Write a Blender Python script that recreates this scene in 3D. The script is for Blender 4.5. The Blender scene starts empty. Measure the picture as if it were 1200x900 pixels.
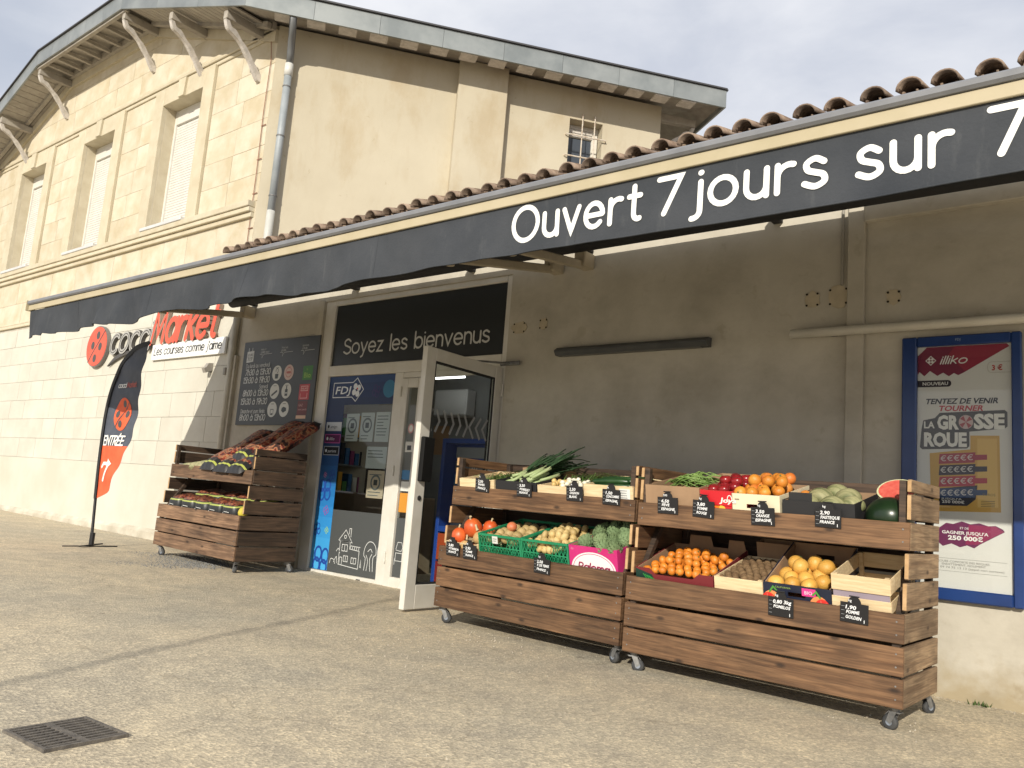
import bpy, math, random
from mathutils import Vector, Matrix, Euler
R = math.radians
rnd = random.Random(7)
sc = bpy.context.scene
col = sc.collection

# ------------------------------------------------------------------ camera
yaw, pitch, roll = R(39.62), R(8.38), R(4.53)
F = Vector((-math.sin(yaw)*math.cos(pitch), math.cos(yaw)*math.cos(pitch), math.sin(pitch)))
rt = Vector((math.cos(yaw), math.sin(yaw), 0)); up = rt.cross(F)
r2 = rt*math.cos(roll) + up*math.sin(roll); u2 = -rt*math.sin(roll) + up*math.cos(roll)
cd = bpy.data.cameras.new('camera'); cam = bpy.data.objects.new('camera', cd); col.objects.link(cam)
cd.sensor_width = 36; cd.lens = 36*963.24/1200; cd.clip_end = 2000; cd.clip_start = .05
m = Matrix((r2, u2, -F)).transposed().to_4x4(); m.translation = Vector((0, -6, .94)); cam.matrix_world = m
sc.camera = cam

# ------------------------------------------------------------------ world, sun, exposure
SUN = Vector((-.41, 1, -.505)).normalized()
w = bpy.data.worlds.new('World'); sc.world = w; w.use_nodes = True
nt = w.node_tree; nt.nodes.clear()
def N(t, **k):
    n = nt.nodes.new(t)
    for a, b in k.items(): setattr(n, a, b)
    return n
out = N('ShaderNodeOutputWorld'); bg = N('ShaderNodeBackground'); bg2 = N('ShaderNodeBackground'); mx = N('ShaderNodeMixShader')
sky = N('ShaderNodeTexSky', sky_type='NISHITA', sun_disc=False, sun_elevation=math.asin(-SUN.z), sun_rotation=math.atan2(-SUN.x, -SUN.y))
sky.air_density = 1.2; sky.dust_density = 2.0
bg.inputs[1].default_value = .13
tc = N('ShaderNodeTexCoord'); mp = N('ShaderNodeMapping'); mp.inputs['Scale'].default_value = (1.3, 1.3, 3.2)
no = N('ShaderNodeTexNoise'); no.inputs['Scale'].default_value = 2.2; no.inputs['Detail'].default_value = 6; no.inputs['Roughness'].default_value = .55
no.inputs['Distortion'].default_value = .3
cr = N('ShaderNodeValToRGB'); cr.color_ramp.elements[0].position = .30; cr.color_ramp.elements[1].position = .68
cr.color_ramp.elements[0].color = (.55, .585, .67, 1); cr.color_ramp.elements[1].color = (.86, .87, .90, 1)
no2 = N('ShaderNodeTexNoise'); no2.inputs['Scale'].default_value = 1.1; no2.inputs['Detail'].default_value = 3
cr2 = N('ShaderNodeMapRange'); cr2.inputs[1].default_value = .3; cr2.inputs[2].default_value = .5; cr2.inputs[3].default_value = .72; cr2.inputs[4].default_value = 1
nt.links.new(tc.outputs['Generated'], mp.inputs[0]); nt.links.new(mp.outputs[0], no.inputs[0]); nt.links.new(mp.outputs[0], no2.inputs[0])
nt.links.new(no.outputs[0], cr.inputs[0]); nt.links.new(cr.outputs[0], bg2.inputs[0]); bg2.inputs[1].default_value = 1.12
nt.links.new(no2.outputs[0], cr2.inputs[0]); nt.links.new(cr2.outputs[0], mx.inputs[0])
nt.links.new(sky.outputs[0], bg.inputs[0]); nt.links.new(bg.outputs[0], mx.inputs[1]); nt.links.new(bg2.outputs[0], mx.inputs[2])
nt.links.new(mx.outputs[0], out.inputs[0])
sl = bpy.data.lights.new('sun', 'SUN'); sl.energy = 4.6; sl.angle = R(.5); sl.color = (1, .93, .80)
so = bpy.data.objects.new('sun', sl); so.rotation_euler = SUN.to_track_quat('-Z', 'Y').to_euler(); so.location = (5, -20, 15); col.objects.link(so)
sc.view_settings.view_transform = 'Standard'; sc.view_settings.look = 'None'; sc.view_settings.exposure = 0.0; sc.view_settings.gamma = 1

# ------------------------------------------------------------------ materials
MATS = {}
def M(name, c, c2=None, scale=8, rough=.7, bump=0, bscale=None, metal=0, det=4, stretch=(1, 1, 1), rand=0, lo=.35, hi=.65, spec=.5, emit=0):
    if name in MATS: return MATS[name]
    mt = bpy.data.materials.new(name); mt.use_nodes = True; t = mt.node_tree; p = t.nodes['Principled BSDF']
    p.inputs['Base Color'].default_value = (*c, 1); p.inputs['Roughness'].default_value = rough; p.inputs['Metallic'].default_value = metal
    p.inputs['Specular IOR Level'].default_value = spec
    L = t.links.new; co = t.nodes.new('ShaderNodeTexCoord'); mpp = t.nodes.new('ShaderNodeMapping'); mpp.inputs['Scale'].default_value = stretch
    L(co.outputs['Object'], mpp.inputs[0]); vec = mpp.outputs[0]; oi = None
    if rand:
        oi = t.nodes.new('ShaderNodeObjectInfo'); ad = t.nodes.new('ShaderNodeVectorMath'); ad.operation = 'ADD'
        cmb = t.nodes.new('ShaderNodeVectorMath'); cmb.operation = 'SCALE'; cmb.inputs[0].default_value = (37, 19, 53); L(oi.outputs['Random'], cmb.inputs['Scale'])
        L(vec, ad.inputs[0]); L(cmb.outputs[0], ad.inputs[1]); vec = ad.outputs[0]
    csrc = None
    if c2:
        n = t.nodes.new('ShaderNodeTexNoise'); n.inputs['Scale'].default_value = scale; n.inputs['Detail'].default_value = det; n.inputs['Roughness'].default_value = .6; L(vec, n.inputs[0])
        rr = t.nodes.new('ShaderNodeValToRGB'); rr.color_ramp.elements[0].position = lo; rr.color_ramp.elements[1].position = hi
        rr.color_ramp.elements[0].color = (*c, 1); rr.color_ramp.elements[1].color = (*c2, 1); L(n.outputs[0], rr.inputs[0]); csrc = rr.outputs[0]
    if rand:
        h = t.nodes.new('ShaderNodeHueSaturation'); h.inputs['Color'].default_value = (*c, 1)
        if csrc: L(csrc, h.inputs['Color'])
        mr = t.nodes.new('ShaderNodeMapRange'); mr.inputs[3].default_value = 1-rand; mr.inputs[4].default_value = 1+rand; L(oi.outputs['Random'], mr.inputs[0]); L(mr.outputs[0], h.inputs['Value']); csrc = h.outputs[0]
    if csrc: L(csrc, p.inputs['Base Color'])
    if bump:
        b = t.nodes.new('ShaderNodeBump'); b.inputs['Strength'].default_value = min(1, bump); b.inputs['Distance'].default_value = .01
        n = t.nodes.new('ShaderNodeTexNoise'); n.inputs['Scale'].default_value = bscale or scale*4; n.inputs['Detail'].default_value = 5; L(vec, n.inputs[0])
        L(n.outputs[0], b.inputs['Height']); L(b.outputs[0], p.inputs['Normal'])
    if emit:
        p.inputs['Emission Color'].default_value = (*c, 1); p.inputs['Emission Strength'].default_value = emit
    MATS[name] = mt; return mt
def hexc(h):
    v = [int(h[i:i+2], 16)/255 for i in (0, 2, 4)]; return tuple(x/12.92 if x < .04045 else ((x+.055)/1.055)**2.4 for x in v)
def flat(h, rough=.5):
    return M('print_'+h+('' if rough == .5 else '_m'), hexc(h), rough=rough)
def stain(mt, scale, colr, lo, hi, stretch=(1, 1, 1), amt=1.0, coord='Object', det=6):
    t = mt.node_tree; p = t.nodes['Principled BSDF']; L = t.links.new; lk = p.inputs['Base Color'].links
    tc_ = t.nodes.new('ShaderNodeTexCoord'); mp_ = t.nodes.new('ShaderNodeMapping'); mp_.inputs['Scale'].default_value = stretch; L(tc_.outputs[coord], mp_.inputs[0])
    n = t.nodes.new('ShaderNodeTexNoise'); n.inputs['Scale'].default_value = scale; n.inputs['Detail'].default_value = det; n.inputs['Roughness'].default_value = .65; L(mp_.outputs[0], n.inputs[0])
    r_ = t.nodes.new('ShaderNodeMapRange'); r_.inputs[1].default_value = lo; r_.inputs[2].default_value = hi; r_.inputs[4].default_value = amt; L(n.outputs[0], r_.inputs[0])
    x = t.nodes.new('ShaderNodeMix'); x.data_type = 'RGBA'; x.blend_type = 'MULTIPLY'; x.inputs[7].default_value = (*colr, 1); L(r_.outputs[0], x.inputs[0])
    if lk: L(lk[0].from_socket, x.inputs[6])
    else: x.inputs[6].default_value = p.inputs['Base Color'].default_value
    L(x.outputs[2], p.inputs['Base Color']); return mt
def wood_mat(name, a, b, knot, rough=.65):
    mt = M(name, a, rough=rough); t = mt.node_tree; p = t.nodes['Principled BSDF']; L = t.links.new
    co = t.nodes.new('ShaderNodeTexCoord'); oi = t.nodes.new('ShaderNodeObjectInfo')
    sc_ = t.nodes.new('ShaderNodeVectorMath'); sc_.operation = 'SCALE'; sc_.inputs[0].default_value = (31, 17, 43); L(oi.outputs['Random'], sc_.inputs['Scale'])
    ad = t.nodes.new('ShaderNodeVectorMath'); ad.operation = 'ADD'; L(co.outputs['Object'], ad.inputs[0]); L(sc_.outputs[0], ad.inputs[1])
    sq = t.nodes.new('ShaderNodeSeparateXYZ'); L(ad.outputs[0], sq.inputs[0]); cq = t.nodes.new('ShaderNodeCombineXYZ'); L(sq.outputs['X'], cq.inputs['X']); L(sq.outputs['Z'], cq.inputs['Y'])
    mk = t.nodes.new('ShaderNodeMapping'); mk.inputs['Scale'].default_value = (2.2, 5.0, 1); L(cq.outputs[0], mk.inputs[0])
    vo = t.nodes.new('ShaderNodeTexVoronoi'); vo.voronoi_dimensions = '2D'; vo.inputs['Scale'].default_value = 1; L(mk.outputs[0], vo.inputs[0])
    kn = t.nodes.new('ShaderNodeMapRange'); kn.inputs[1].default_value = .030; kn.inputs[2].default_value = .085; kn.inputs[3].default_value = 1; kn.inputs[4].default_value = 0; L(vo.outputs['Distance'], kn.inputs[0])
    # grain bends round the knots
    mg = t.nodes.new('ShaderNodeMapping'); mg.inputs['Scale'].default_value = (1.0, 10, 17); L(ad.outputs[0], mg.inputs[0])
    n = t.nodes.new('ShaderNodeTexNoise'); n.inputs['Scale'].default_value = 2.0; n.inputs['Detail'].default_value = 5; n.inputs['Distortion'].default_value = 1.1; L(mg.outputs[0], n.inputs[0])
    rr = t.nodes.new('ShaderNodeValToRGB'); rr.color_ramp.elements[0].position = .33; rr.color_ramp.elements[1].position = .66
    rr.color_ramp.elements[0].color = (*a, 1); rr.color_ramp.elements[1].color = (*b, 1); L(n.outputs[0], rr.inputs[0])
    n2 = t.nodes.new('ShaderNodeTexNoise'); n2.inputs['Scale'].default_value = 3.5; n2.inputs['Detail'].default_value = 3; L(ad.outputs[0], n2.inputs[0])
    m2 = t.nodes.new('ShaderNodeMapRange'); m2.inputs[1].default_value = .35; m2.inputs[2].default_value = .7; m2.inputs[3].default_value = .72; m2.inputs[4].default_value = 1.22; L(n2.outputs[0], m2.inputs[0])
    mr = t.nodes.new('ShaderNodeMapRange'); mr.inputs[3].default_value = .82; mr.inputs[4].default_value = 1.2; L(oi.outputs['Random'], mr.inputs[0])
    mu = t.nodes.new('ShaderNodeMath'); mu.operation = 'MULTIPLY'; L(m2.outputs[0], mu.inputs[0]); L(mr.outputs[0], mu.inputs[1])
    hs = t.nodes.new('ShaderNodeHueSaturation'); L(rr.outputs[0], hs.inputs['Color']); L(mu.outputs[0], hs.inputs['Value'])
    mk2 = t.nodes.new('ShaderNodeMix'); mk2.data_type = 'RGBA'; mk2.inputs[7].default_value = (*knot, 1); L(hs.outputs[0], mk2.inputs[6])
    ks = t.nodes.new('ShaderNodeMath'); ks.operation = 'MULTIPLY'; ks.inputs[1].default_value = .8; L(kn.outputs[0], ks.inputs[0]); L(ks.outputs[0], mk2.inputs[0])
    L(mk2.outputs[2], p.inputs['Base Color'])
    mf = t.nodes.new('ShaderNodeMapping'); mf.inputs['Scale'].default_value = (4, 60, 95); L(ad.outputs[0], mf.inputs[0])
    nf = t.nodes.new('ShaderNodeTexNoise'); nf.inputs['Scale'].default_value = 1.6; nf.inputs['Detail'].default_value = 4; nf.inputs['Distortion'].default_value = .4; L(mf.outputs[0], nf.inputs[0])
    rf = t.nodes.new('ShaderNodeMapRange'); rf.inputs[1].default_value = .3; rf.inputs[2].default_value = .7; rf.inputs[3].default_value = .70; rf.inputs[4].default_value = 1.25; L(nf.outputs[0], rf.inputs[0])
    hf = t.nodes.new('ShaderNodeHueSaturation'); L(mk2.outputs[2], hf.inputs['Color']); L(rf.outputs[0], hf.inputs['Value']); L(hf.outputs[0], p.inputs['Base Color'])
    bm_ = t.nodes.new('ShaderNodeBump'); bm_.inputs['Strength'].default_value = .35; bm_.inputs['Distance'].default_value = .004; L(n.outputs[0], bm_.inputs['Height']); L(bm_.outputs[0], p.inputs['Normal'])
    return mt
WOOD = wood_mat('stained_pine', (.085, .041, .018), (.19, .102, .049), (.020, .010, .005))
WOODG = wood_mat('weathered_pine', (.17, .105, .058), (.32, .22, .13), (.055, .032, .018), .8)
WOODD = wood_mat('dark_pine', (.032, .020, .013), (.085, .052, .033), (.012, .008, .005))
ENDW = M('raw_pine_edge', (.42, .26, .12), (.55, .36, .19), scale=20, rough=.8)
CRATEW = M('poplar_wood', (.62, .46, .26), (.76, .61, .38), scale=6, rough=.75, stretch=(1, 6, 12), rand=.08, bump=.2)
BLACK = M('black_plastic', (.015, .015, .017), rough=.4)
BLACKM = M('black_matt', (.02, .02, .021), rough=.75)
STEEL = M('zinc_steel', (.30, .30, .295), (.2, .2, .2), scale=30, rough=.55, metal=.7)
RUBBER = M('rubber', (.03, .032, .036), (.06, .06, .06), scale=20, rough=.7)
PVC = M('white_frame_paint', (.66, .64, .59), (.60, .575, .51), scale=5, rough=.4, rand=.02)
CARD = M('brown_cardboard', (.36, .23, .135), (.30, .19, .11), scale=6, rough=.85)
GREENP = M('green_crate_plastic', (.012, .20, .085), (.02, .26, .12), scale=5, rough=.45)
def glass(name, tint=(.9, .93, .93), refl=1.0):
    mt = bpy.data.materials.new(name); mt.use_nodes = True; t = mt.node_tree; t.nodes.clear()
    o = t.nodes.new('ShaderNodeOutputMaterial'); tr = t.nodes.new('ShaderNodeBsdfTransparent'); tr.inputs[0].default_value = (*tint, 1)
    g = t.nodes.new('ShaderNodeBsdfGlossy'); g.inputs['Roughness'].default_value = .02; fr = t.nodes.new('ShaderNodeFresnel'); fr.inputs[0].default_value = 1.5
    x = t.nodes.new('ShaderNodeMixShader'); ge = t.nodes.new('ShaderNodeNewGeometry'); iv = t.nodes.new('ShaderNodeMath'); iv.operation = 'SUBTRACT'; iv.inputs[0].default_value = 1; t.links.new(ge.outputs['Backfacing'], iv.inputs[1]); mu = t.nodes.new('ShaderNodeMath'); mu.operation = 'MULTIPLY'; t.links.new(fr.outputs[0], mu.inputs[0]); t.links.new(iv.outputs[0], mu.inputs[1]); t.links.new(mu.outputs[0], x.inputs[0]); t.links.new(tr.outputs[0], x.inputs[1]); t.links.new(g.outputs[0], x.inputs[2]); t.links.new(x.outputs[0], o.inputs[0])
    return mt
GLASS = glass('window_glass', (.86, .89, .89)); GLASSD = glass('poster_glass', (.94, .95, .95))

# ------------------------------------------------------------------ mesh helpers
class MB:
    def __init__(s): s.v = []; s.f = []; s.mi = []; s.mats = []; s.cur = 0
    def mat(s, m_):
        if m_ not in s.mats: s.mats.append(m_)
        s.cur = s.mats.index(m_); return s
    def add(s, vs, fs, mx_=None):
        o = len(s.v)
        for p in vs:
            p = Vector(p); s.v.append(tuple(mx_ @ p) if mx_ is not None else tuple(p))
        for f in fs: s.f.append(tuple(i+o for i in f)); s.mi.append(s.cur)
        return s
    def box(s, x0, y0, z0, x1, y1, z1, c=0, mx_=None):
        if x1 < x0: x0, x1 = x1, x0
        if y1 < y0: y0, y1 = y1, y0
        if z1 < z0: z0, z1 = z1, z0
        if c <= 0:
            vs = [(x0,y0,z0),(x1,y0,z0),(x1,y1,z0),(x0,y1,z0),(x0,y0,z1),(x1,y0,z1),(x1,y1,z1),(x0,y1,z1)]
            return s.add(vs, [(0,3,2,1),(4,5,6,7),(0,1,5,4),(1,2,6,5),(2,3,7,6),(3,0,4,7)], mx_)
        c = min(c, (x1-x0)*.45, (y1-y0)*.45, (z1-z0)*.45); vs = []; idx = {}
        X = (x0, x1); Y = (y0, y1); Z = (z0, z1)
        for i in (0,1):
            for j in (0,1):
                for k in (0,1):
                    dx, dy, dz = (c if i == 0 else -c), (c if j == 0 else -c), (c if k == 0 else -c)
                    for a, pt in enumerate(((X[i], Y[j]+dy, Z[k]+dz), (X[i]+dx, Y[j], Z[k]+dz), (X[i]+dx, Y[j]+dy, Z[k]))):
                        idx[i,j,k,a] = len(vs); vs.append(pt)
        fs = []
        q = idx
        for i in (0,1):
            f = [q[i,0,0,0], q[i,1,0,0], q[i,1,1,0], q[i,0,1,0]]; fs.append(f if i else f[::-1])
            f = [q[0,i,0,1], q[0,i,1,1], q[1,i,1,1], q[1,i,0,1]]; fs.append(f if i else f[::-1])
            f = [q[0,0,i,2], q[1,0,i,2], q[1,1,i,2], q[0,1,i,2]]; fs.append(f if i else f[::-1])
        for i in (0,1):
            for j in (0,1):
                f = [q[i,j,0,0], q[i,j,0,1], q[i,j,1,1], q[i,j,1,0]]; fs.append(f if i == j else f[::-1])
                f = [q[i,0,j,0], q[i,0,j,2], q[i,1,j,2], q[i,1,j,0]]; fs.append(f[::-1] if i == j else f)
                f = [q[0,i,j,1], q[0,i,j,2], q[1,i,j,2], q[1,i,j,1]]; fs.append(f if i == j else f[::-1])
                for k in (0,1):
                    f = [q[i,j,k,0], q[i,j,k,1], q[i,j,k,2]]; fs.append(f)
        return s.add(vs, fs, mx_)
    def prism(s, poly, a0, a1, axis='y', mx_=None):
        n = len(poly)
        P = {'y': lambda p, a: (p[0], a, p[1]), 'z': lambda p, a: (p[0], p[1], a), 'x': lambda p, a: (a, p[0], p[1])}[axis]
        vs = [P(p, a0) for p in poly] + [P(p, a1) for p in poly]
        fs = [tuple(range(n)), tuple(range(2*n-1, n-1, -1))] + [(i, n+i, n+(i+1) % n, (i+1) % n) for i in range(n)]
        return s.add(vs, fs, mx_)
    def tube(s, pts, r, n=8, cap=True):
        pts = [Vector(p) for p in pts]; rs = r if isinstance(r, (list, tuple)) else [r]*len(pts)
        o = len(s.v); ref = Vector((0, 0, 1))
        vs = []; prev = None
        for i, p in enumerate(pts):
            t = (pts[min(i+1, len(pts)-1)] - pts[max(i-1, 0)]).normalized()
            if prev is None:
                a = t.cross(ref)
                if a.length < .1: a = t.cross(Vector((1, 0, 0)))
            else: a = prev - t*prev.dot(t)
            a.normalize(); prev = a; b = t.cross(a)
            for k in range(n):
                an = 2*math.pi*k/n; vs.append(p + (a*math.cos(an)+b*math.sin(an))*rs[i])
        fs = [(i*n+k, i*n+(k+1) % n, (i+1)*n+(k+1) % n, (i+1)*n+k) for i in range(len(pts)-1) for k in range(n)]
        if cap: fs += [tuple(range(n-1, -1, -1)), tuple(range((len(pts)-1)*n, len(pts)*n))]
        return s.add(vs, fs)
    def lathe(s, prof, n=12, mx_=None):
        vs = [(r_*math.cos(2*math.pi*k/n), r_*math.sin(2*math.pi*k/n), z) for r_, z in prof for k in range(n)]
        fs = [(i*n+k, i*n+(k+1) % n, (i+1)*n+(k+1) % n, (i+1)*n+k) for i in range(len(prof)-1) for k in range(n)]
        fs += [tuple(range(n-1, -1, -1)), tuple(range((len(prof)-1)*n, len(prof)*n))]
        return s.add(vs, fs, mx_)
    def disc(s, cx, cz, rx, rz, y, n=20, axis='y'):
        return s.add([(cx+rx*math.cos(-2*math.pi*k/n), y, cz+rz*math.sin(-2*math.pi*k/n)) for k in range(n)], [tuple(range(n))])
    def build(s, name, mt=None, parent=None, smooth=False, loc=None):
        me = bpy.data.meshes.new(name); me.from_pydata(s.v, [], s.f)
        ms = s.mats or [mt]
        for x in ms: me.materials.append(x)
        if s.mats and len(ms) > 1: me.polygons.foreach_set('material_index', s.mi)
        if smooth: me.polygons.foreach_set('use_smooth', [True]*len(me.polygons))
        me.update(); o = bpy.data.objects.new(name, me); col.objects.link(o)
        if parent is not None: o.parent = parent
        if loc is not None: o.location = loc
        return o
def tag(o, label, cat, group=None, kind=None):
    if label: o['label'] = label
    if cat: o['category'] = cat
    if group: o['group'] = group
    if kind: o['kind'] = kind
    return o
def empty(name, mx_, label=None, cat=None, group=None):
    o = bpy.data.objects.new(name, None); o.empty_display_size = .1; col.objects.link(o)
    o.matrix_world = mx_ if isinstance(mx_, Matrix) else Matrix.Translation(mx_)
    return tag(o, label, cat, group)
def link(me, name, parent=None, mx_=None):
    o = bpy.data.objects.new(name, me); col.objects.link(o); o.parent = parent
    if mx_ is not None: o.matrix_local = mx_
    return o
def T(x, y, z): return Matrix.Translation((x, y, z))
def RX(a): return Matrix.Rotation(R(a), 4, 'X')
def RY(a): return Matrix.Rotation(R(a), 4, 'Y')
def RZ(a): return Matrix.Rotation(R(a), 4, 'Z')

# ---- lettering: stroke alphabet (round sans) and the built-in font
def arc(cx, cy, rx, ry, a0, a1, n=12): return [(cx+rx*math.cos(R(a0+(a1-a0)*i/n)), cy+ry*math.sin(R(a0+(a1-a0)*i/n))) for i in range(n+1)]
def spl(p, n=5):
    q = [p[0]]+p+[p[-1]]; o = []
    for i in range(1, len(q)-2):
        for k in range(n):
            t = k/n; o.append(tuple(.5*((2*q[i][j])+(-q[i-1][j]+q[i+1][j])*t+(2*q[i-1][j]-5*q[i][j]+4*q[i+1][j]-q[i+2][j])*t*t+(-q[i-1][j]+3*q[i][j]-3*q[i+1][j]+q[i+2][j])*t**3) for j in (0,1)))
    return o+[p[-1]]
def dot(x, y): return [(x-.006, y), (x+.006, y)]
_s = spl([(.31,.42),(.17,.5),(.03,.43),(.05,.31),(.17,.25),(.30,.19),(.32,.07),(.17,0),(0,.07)])
_bowl = arc(.22,.25,.22,.25,0,360,20)
GL = {
 'a': ([_bowl, [(.44,.5),(.44,0)]], .44), 'b': ([_bowl, [(0,.76),(0,0)]], .44), 'c': ([arc(.23,.25,.23,.25,45,315,16)], .38),
 'd': ([_bowl, [(.44,.76),(.44,0)]], .44), 'e': ([[(.02,.25),(.43,.25)], arc(.22,.25,.22,.25,2,318,18)], .44), 'f': ([arc(.24,.62,.13,.13,90,180,5)+[(.11,0)], [(0,.48),(.24,.48)]], .24),
 'h': ([[(0,.76),(0,0)], [(0,.28)]+arc(.18,.31,.18,.19,170,0,9)+[(.36,0)]], .36), 'i': ([[(0,.5),(0,0)], dot(0,.68)], 0), 
 'j': ([[(.14,.5),(.14,-.06)]+arc(0,-.06,.14,.14,0,-95,6), dot(.14,.68)], .14), 'k': ([[(0,.76),(0,0)], [(.32,.5),(.02,.22)], [(.1,.28),(.34,0)]], .32),
 'l': ([[(0,.76),(0,0)]], 0), 'm': ([[(0,.5),(0,0)], arc(.15,.33,.15,.17,180,0,8)+[(.3,0)], arc(.45,.33,.15,.17,180,0,8)+[(.6,0)]], .6),
 'n': ([[(0,.5),(0,0)], arc(.18,.31,.18,.19,180,0,9)+[(.36,0)]], .36), 'o': ([arc(.24,.25,.24,.25,0,360,20)], .48),
 'p': ([_bowl, [(0,.5),(0,-.22)]], .44), 'r': ([[(0,.5),(0,0)], arc(.2,.28,.2,.21,180,70,7)], .27), 's': ([_s], .33),
 't': ([[(.12,.68),(.12,.12)]+arc(.23,.12,.11,.12,180,290,5), [(0,.48),(.27,.48)]], .27), 'u': ([[(0,.5),(0,.2)]+arc(.18,.19,.18,.19,180,360,10), [(.36,.5),(.36,0)]], .36),
 'v': ([[(0,.5),(.2,0),(.4,.5)]], .4), 'x': ([[(0,.5),(.34,0)], [(.34,.5),(0,0)]], .34), 'y': ([[(0,.5),(.2,.02)], [(.4,.5),(.14,-.16),(.04,-.21)]], .4), 'z': ([[(.02,.49),(.33,.49),(0,.01),(.35,.01)]], .35),
 'q': ([_bowl, [(.44,.5),(.44,-.22)]], .44), 'g': ([_bowl, [(.44,.5),(.44,-.08)]+arc(.24,-.08,.2,.14,0,-140,8)], .44),
 'O': ([arc(.36,.36,.36,.37,0,360,28)], .72), 'S': ([spl([(.42,.62),(.24,.73),(.04,.63),(.06,.45),(.24,.37),(.43,.28),(.44,.1),(.23,0),(0,.1)])], .44),
 'F': ([[(0,0),(0,.72),(.4,.72)], [(0,.38),(.34,.38)]], .4), 'D': ([[(0,0),(0,.72),(.2,.72)]+arc(.2,.36,.34,.36,90,-90,14)+[(0,0)]], .54), 'J': ([[(.3,.72),(.3,.16)]+arc(.14,.16,.16,.16,0,-150,8)], .3),
 'E': ([[(.38,.72),(0,.72),(0,0),(.38,0)], [(0,.37),(.33,.37)]], .38), 'N': ([[(0,0),(0,.72),(.45,0),(.45,.72)]], .45), 'T': ([[(0,.72),(.44,.72)], [(.22,.72),(.22,0)]], .44),
 'R': ([[(0,0),(0,.72),(.2,.72)]+arc(.2,.53,.19,.19,90,-90,8)+[(0,.34)], [(.17,.34),(.4,0)]], .4), 'M': ([[(0,0),(.07,.72),(.3,.18),(.53,.72),(.6,0)]], .6), 'L': ([[(0,.72),(0,0),(.34,0)]], .34),
 '0': ([arc(.2,.36,.2,.36,0,360,20)], .4), '1': ([[(0,.6),(.14,.72),(.14,0)]], .16), '3': ([spl([(.02,.62),(.18,.72),(.35,.6),(.3,.43),(.14,.38)])+spl([(.14,.38),(.34,.32),(.38,.16),(.22,0),(0,.09)])], .38),
 '5': ([[(.34,.72),(.07,.72),(.04,.42)]+spl([(.04,.42),(.2,.46),(.37,.36),(.36,.1),(.18,0),(0,.07)])], .38), '7': ([[(0,.71),(.42,.71),(.12,0)]], .42), '8': ([arc(.19,.54,.16,.18,0,360,16), arc(.19,.18,.19,.18,0,360,16)], .38),
 '9': ([arc(.2,.5,.19,.22,0,360,16), [(.39,.5),(.36,.2),(.2,0)]], .39), "'": ([[(0,.76),(0,.6)]], 0), 'é': None, 'à': None}
GL['é'] = (GL['e'][0]+[[(.17,.6),(.27,.72)]], .44); GL['à'] = (GL['a'][0]+[[(.16,.72),(.26,.6)]], .44); GL['É'] = (GL['E'][0]+[[(.15,.8),(.25,.92)]], .38)
def layout(text, gap=.13, space=.32):
    x = 0; res = []
    for ch in text:
        if ch == ' ': x += space; continue
        st, adv = GL[ch]; res += [[(px+x, pz) for px, pz in s_] for s_ in st]; x += adv+gap
    return res, x-gap
def stroke_text(mb, text, x0, z0, width, xh, wd, fn, dy=.0, shear=0, gap=.13, space=.32, step=None, eps=.0004):
    """strokes -> ribbons; x-height xh metres; fn(x,z,k) gives the 3D point, k lifts successive strokes"""
    st, W = layout(text, gap, space); sx = (width-wd)/W if width else xh*2; sz = xh*2
    for k, s_ in enumerate(st):
        pts = [(x0+wd/2+p[0]*sx+shear*p[1]*sz, z0+p[1]*sz) for p in s_]
        ribbon(mb, pts, wd, lambda a, b: fn(a, b, dy+k*eps), step)
def ribbon(mb, pts, wd, fn, step=None, caps=True):
    if step:
        q = [pts[0]]
        for a, b in zip(pts, pts[1:]):
            n = max(1, int(math.dist(a, b)/step)); q += [(a[0]+(b[0]-a[0])*i/n, a[1]+(b[1]-a[1])*i/n) for i in range(1, n+1)]
        pts = q
    q = [pts[0]]
    for p in pts[1:]:
        if math.dist(p, q[-1]) > 1e-6: q.append(p)
    pts = q
    closed = math.dist(pts[0], pts[-1]) < 1e-4 and len(pts) > 4
    n = len(pts); h = wd/2; Lf = []; Rt = []
    for i, p in enumerate(pts):
        a = pts[i-1] if i else (pts[-2] if closed else pts[0]); b = pts[i+1] if i < n-1 else (pts[1] if closed else pts[-1])
        d1 = Vector((p[0]-a[0], p[1]-a[1])); d2 = Vector((b[0]-p[0], b[1]-p[1]))
        if d1.length < 1e-7: d1 = d2
        if d2.length < 1e-7: d2 = d1
        d1.normalize(); d2.normalize(); t = d1+d2
        t = t.normalized() if t.length > .05 else d1
        nn = Vector((-t.y, t.x)); sc_ = 1/max(.45, nn.dot(Vector((-d1.y, d1.x))))
        Lf.append((p[0]+nn.x*h*sc_, p[1]+nn.y*h*sc_)); Rt.append((p[0]-nn.x*h*sc_, p[1]-nn.y*h*sc_))
    vs = [fn(*p) for p in Lf]+[fn(*p) for p in Rt]; fs = [(i, n+i, n+i+1, i+1) for i in range(n-1)]
    mb.add(vs, fs)
    if caps and not closed:
        for p, q_ in ((pts[0], pts[1]), (pts[-1], pts[-2])):
            an = math.atan2(p[1]-q_[1], p[0]-q_[0]); c = [(p[0]+h*math.cos(an+math.pi*(k/6-.5)), p[1]+h*math.sin(an+math.pi*(k/6-.5))) for k in range(7)]
            mb.add([fn(*x) for x in c], [tuple(range(7))])
_fc = {}
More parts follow.
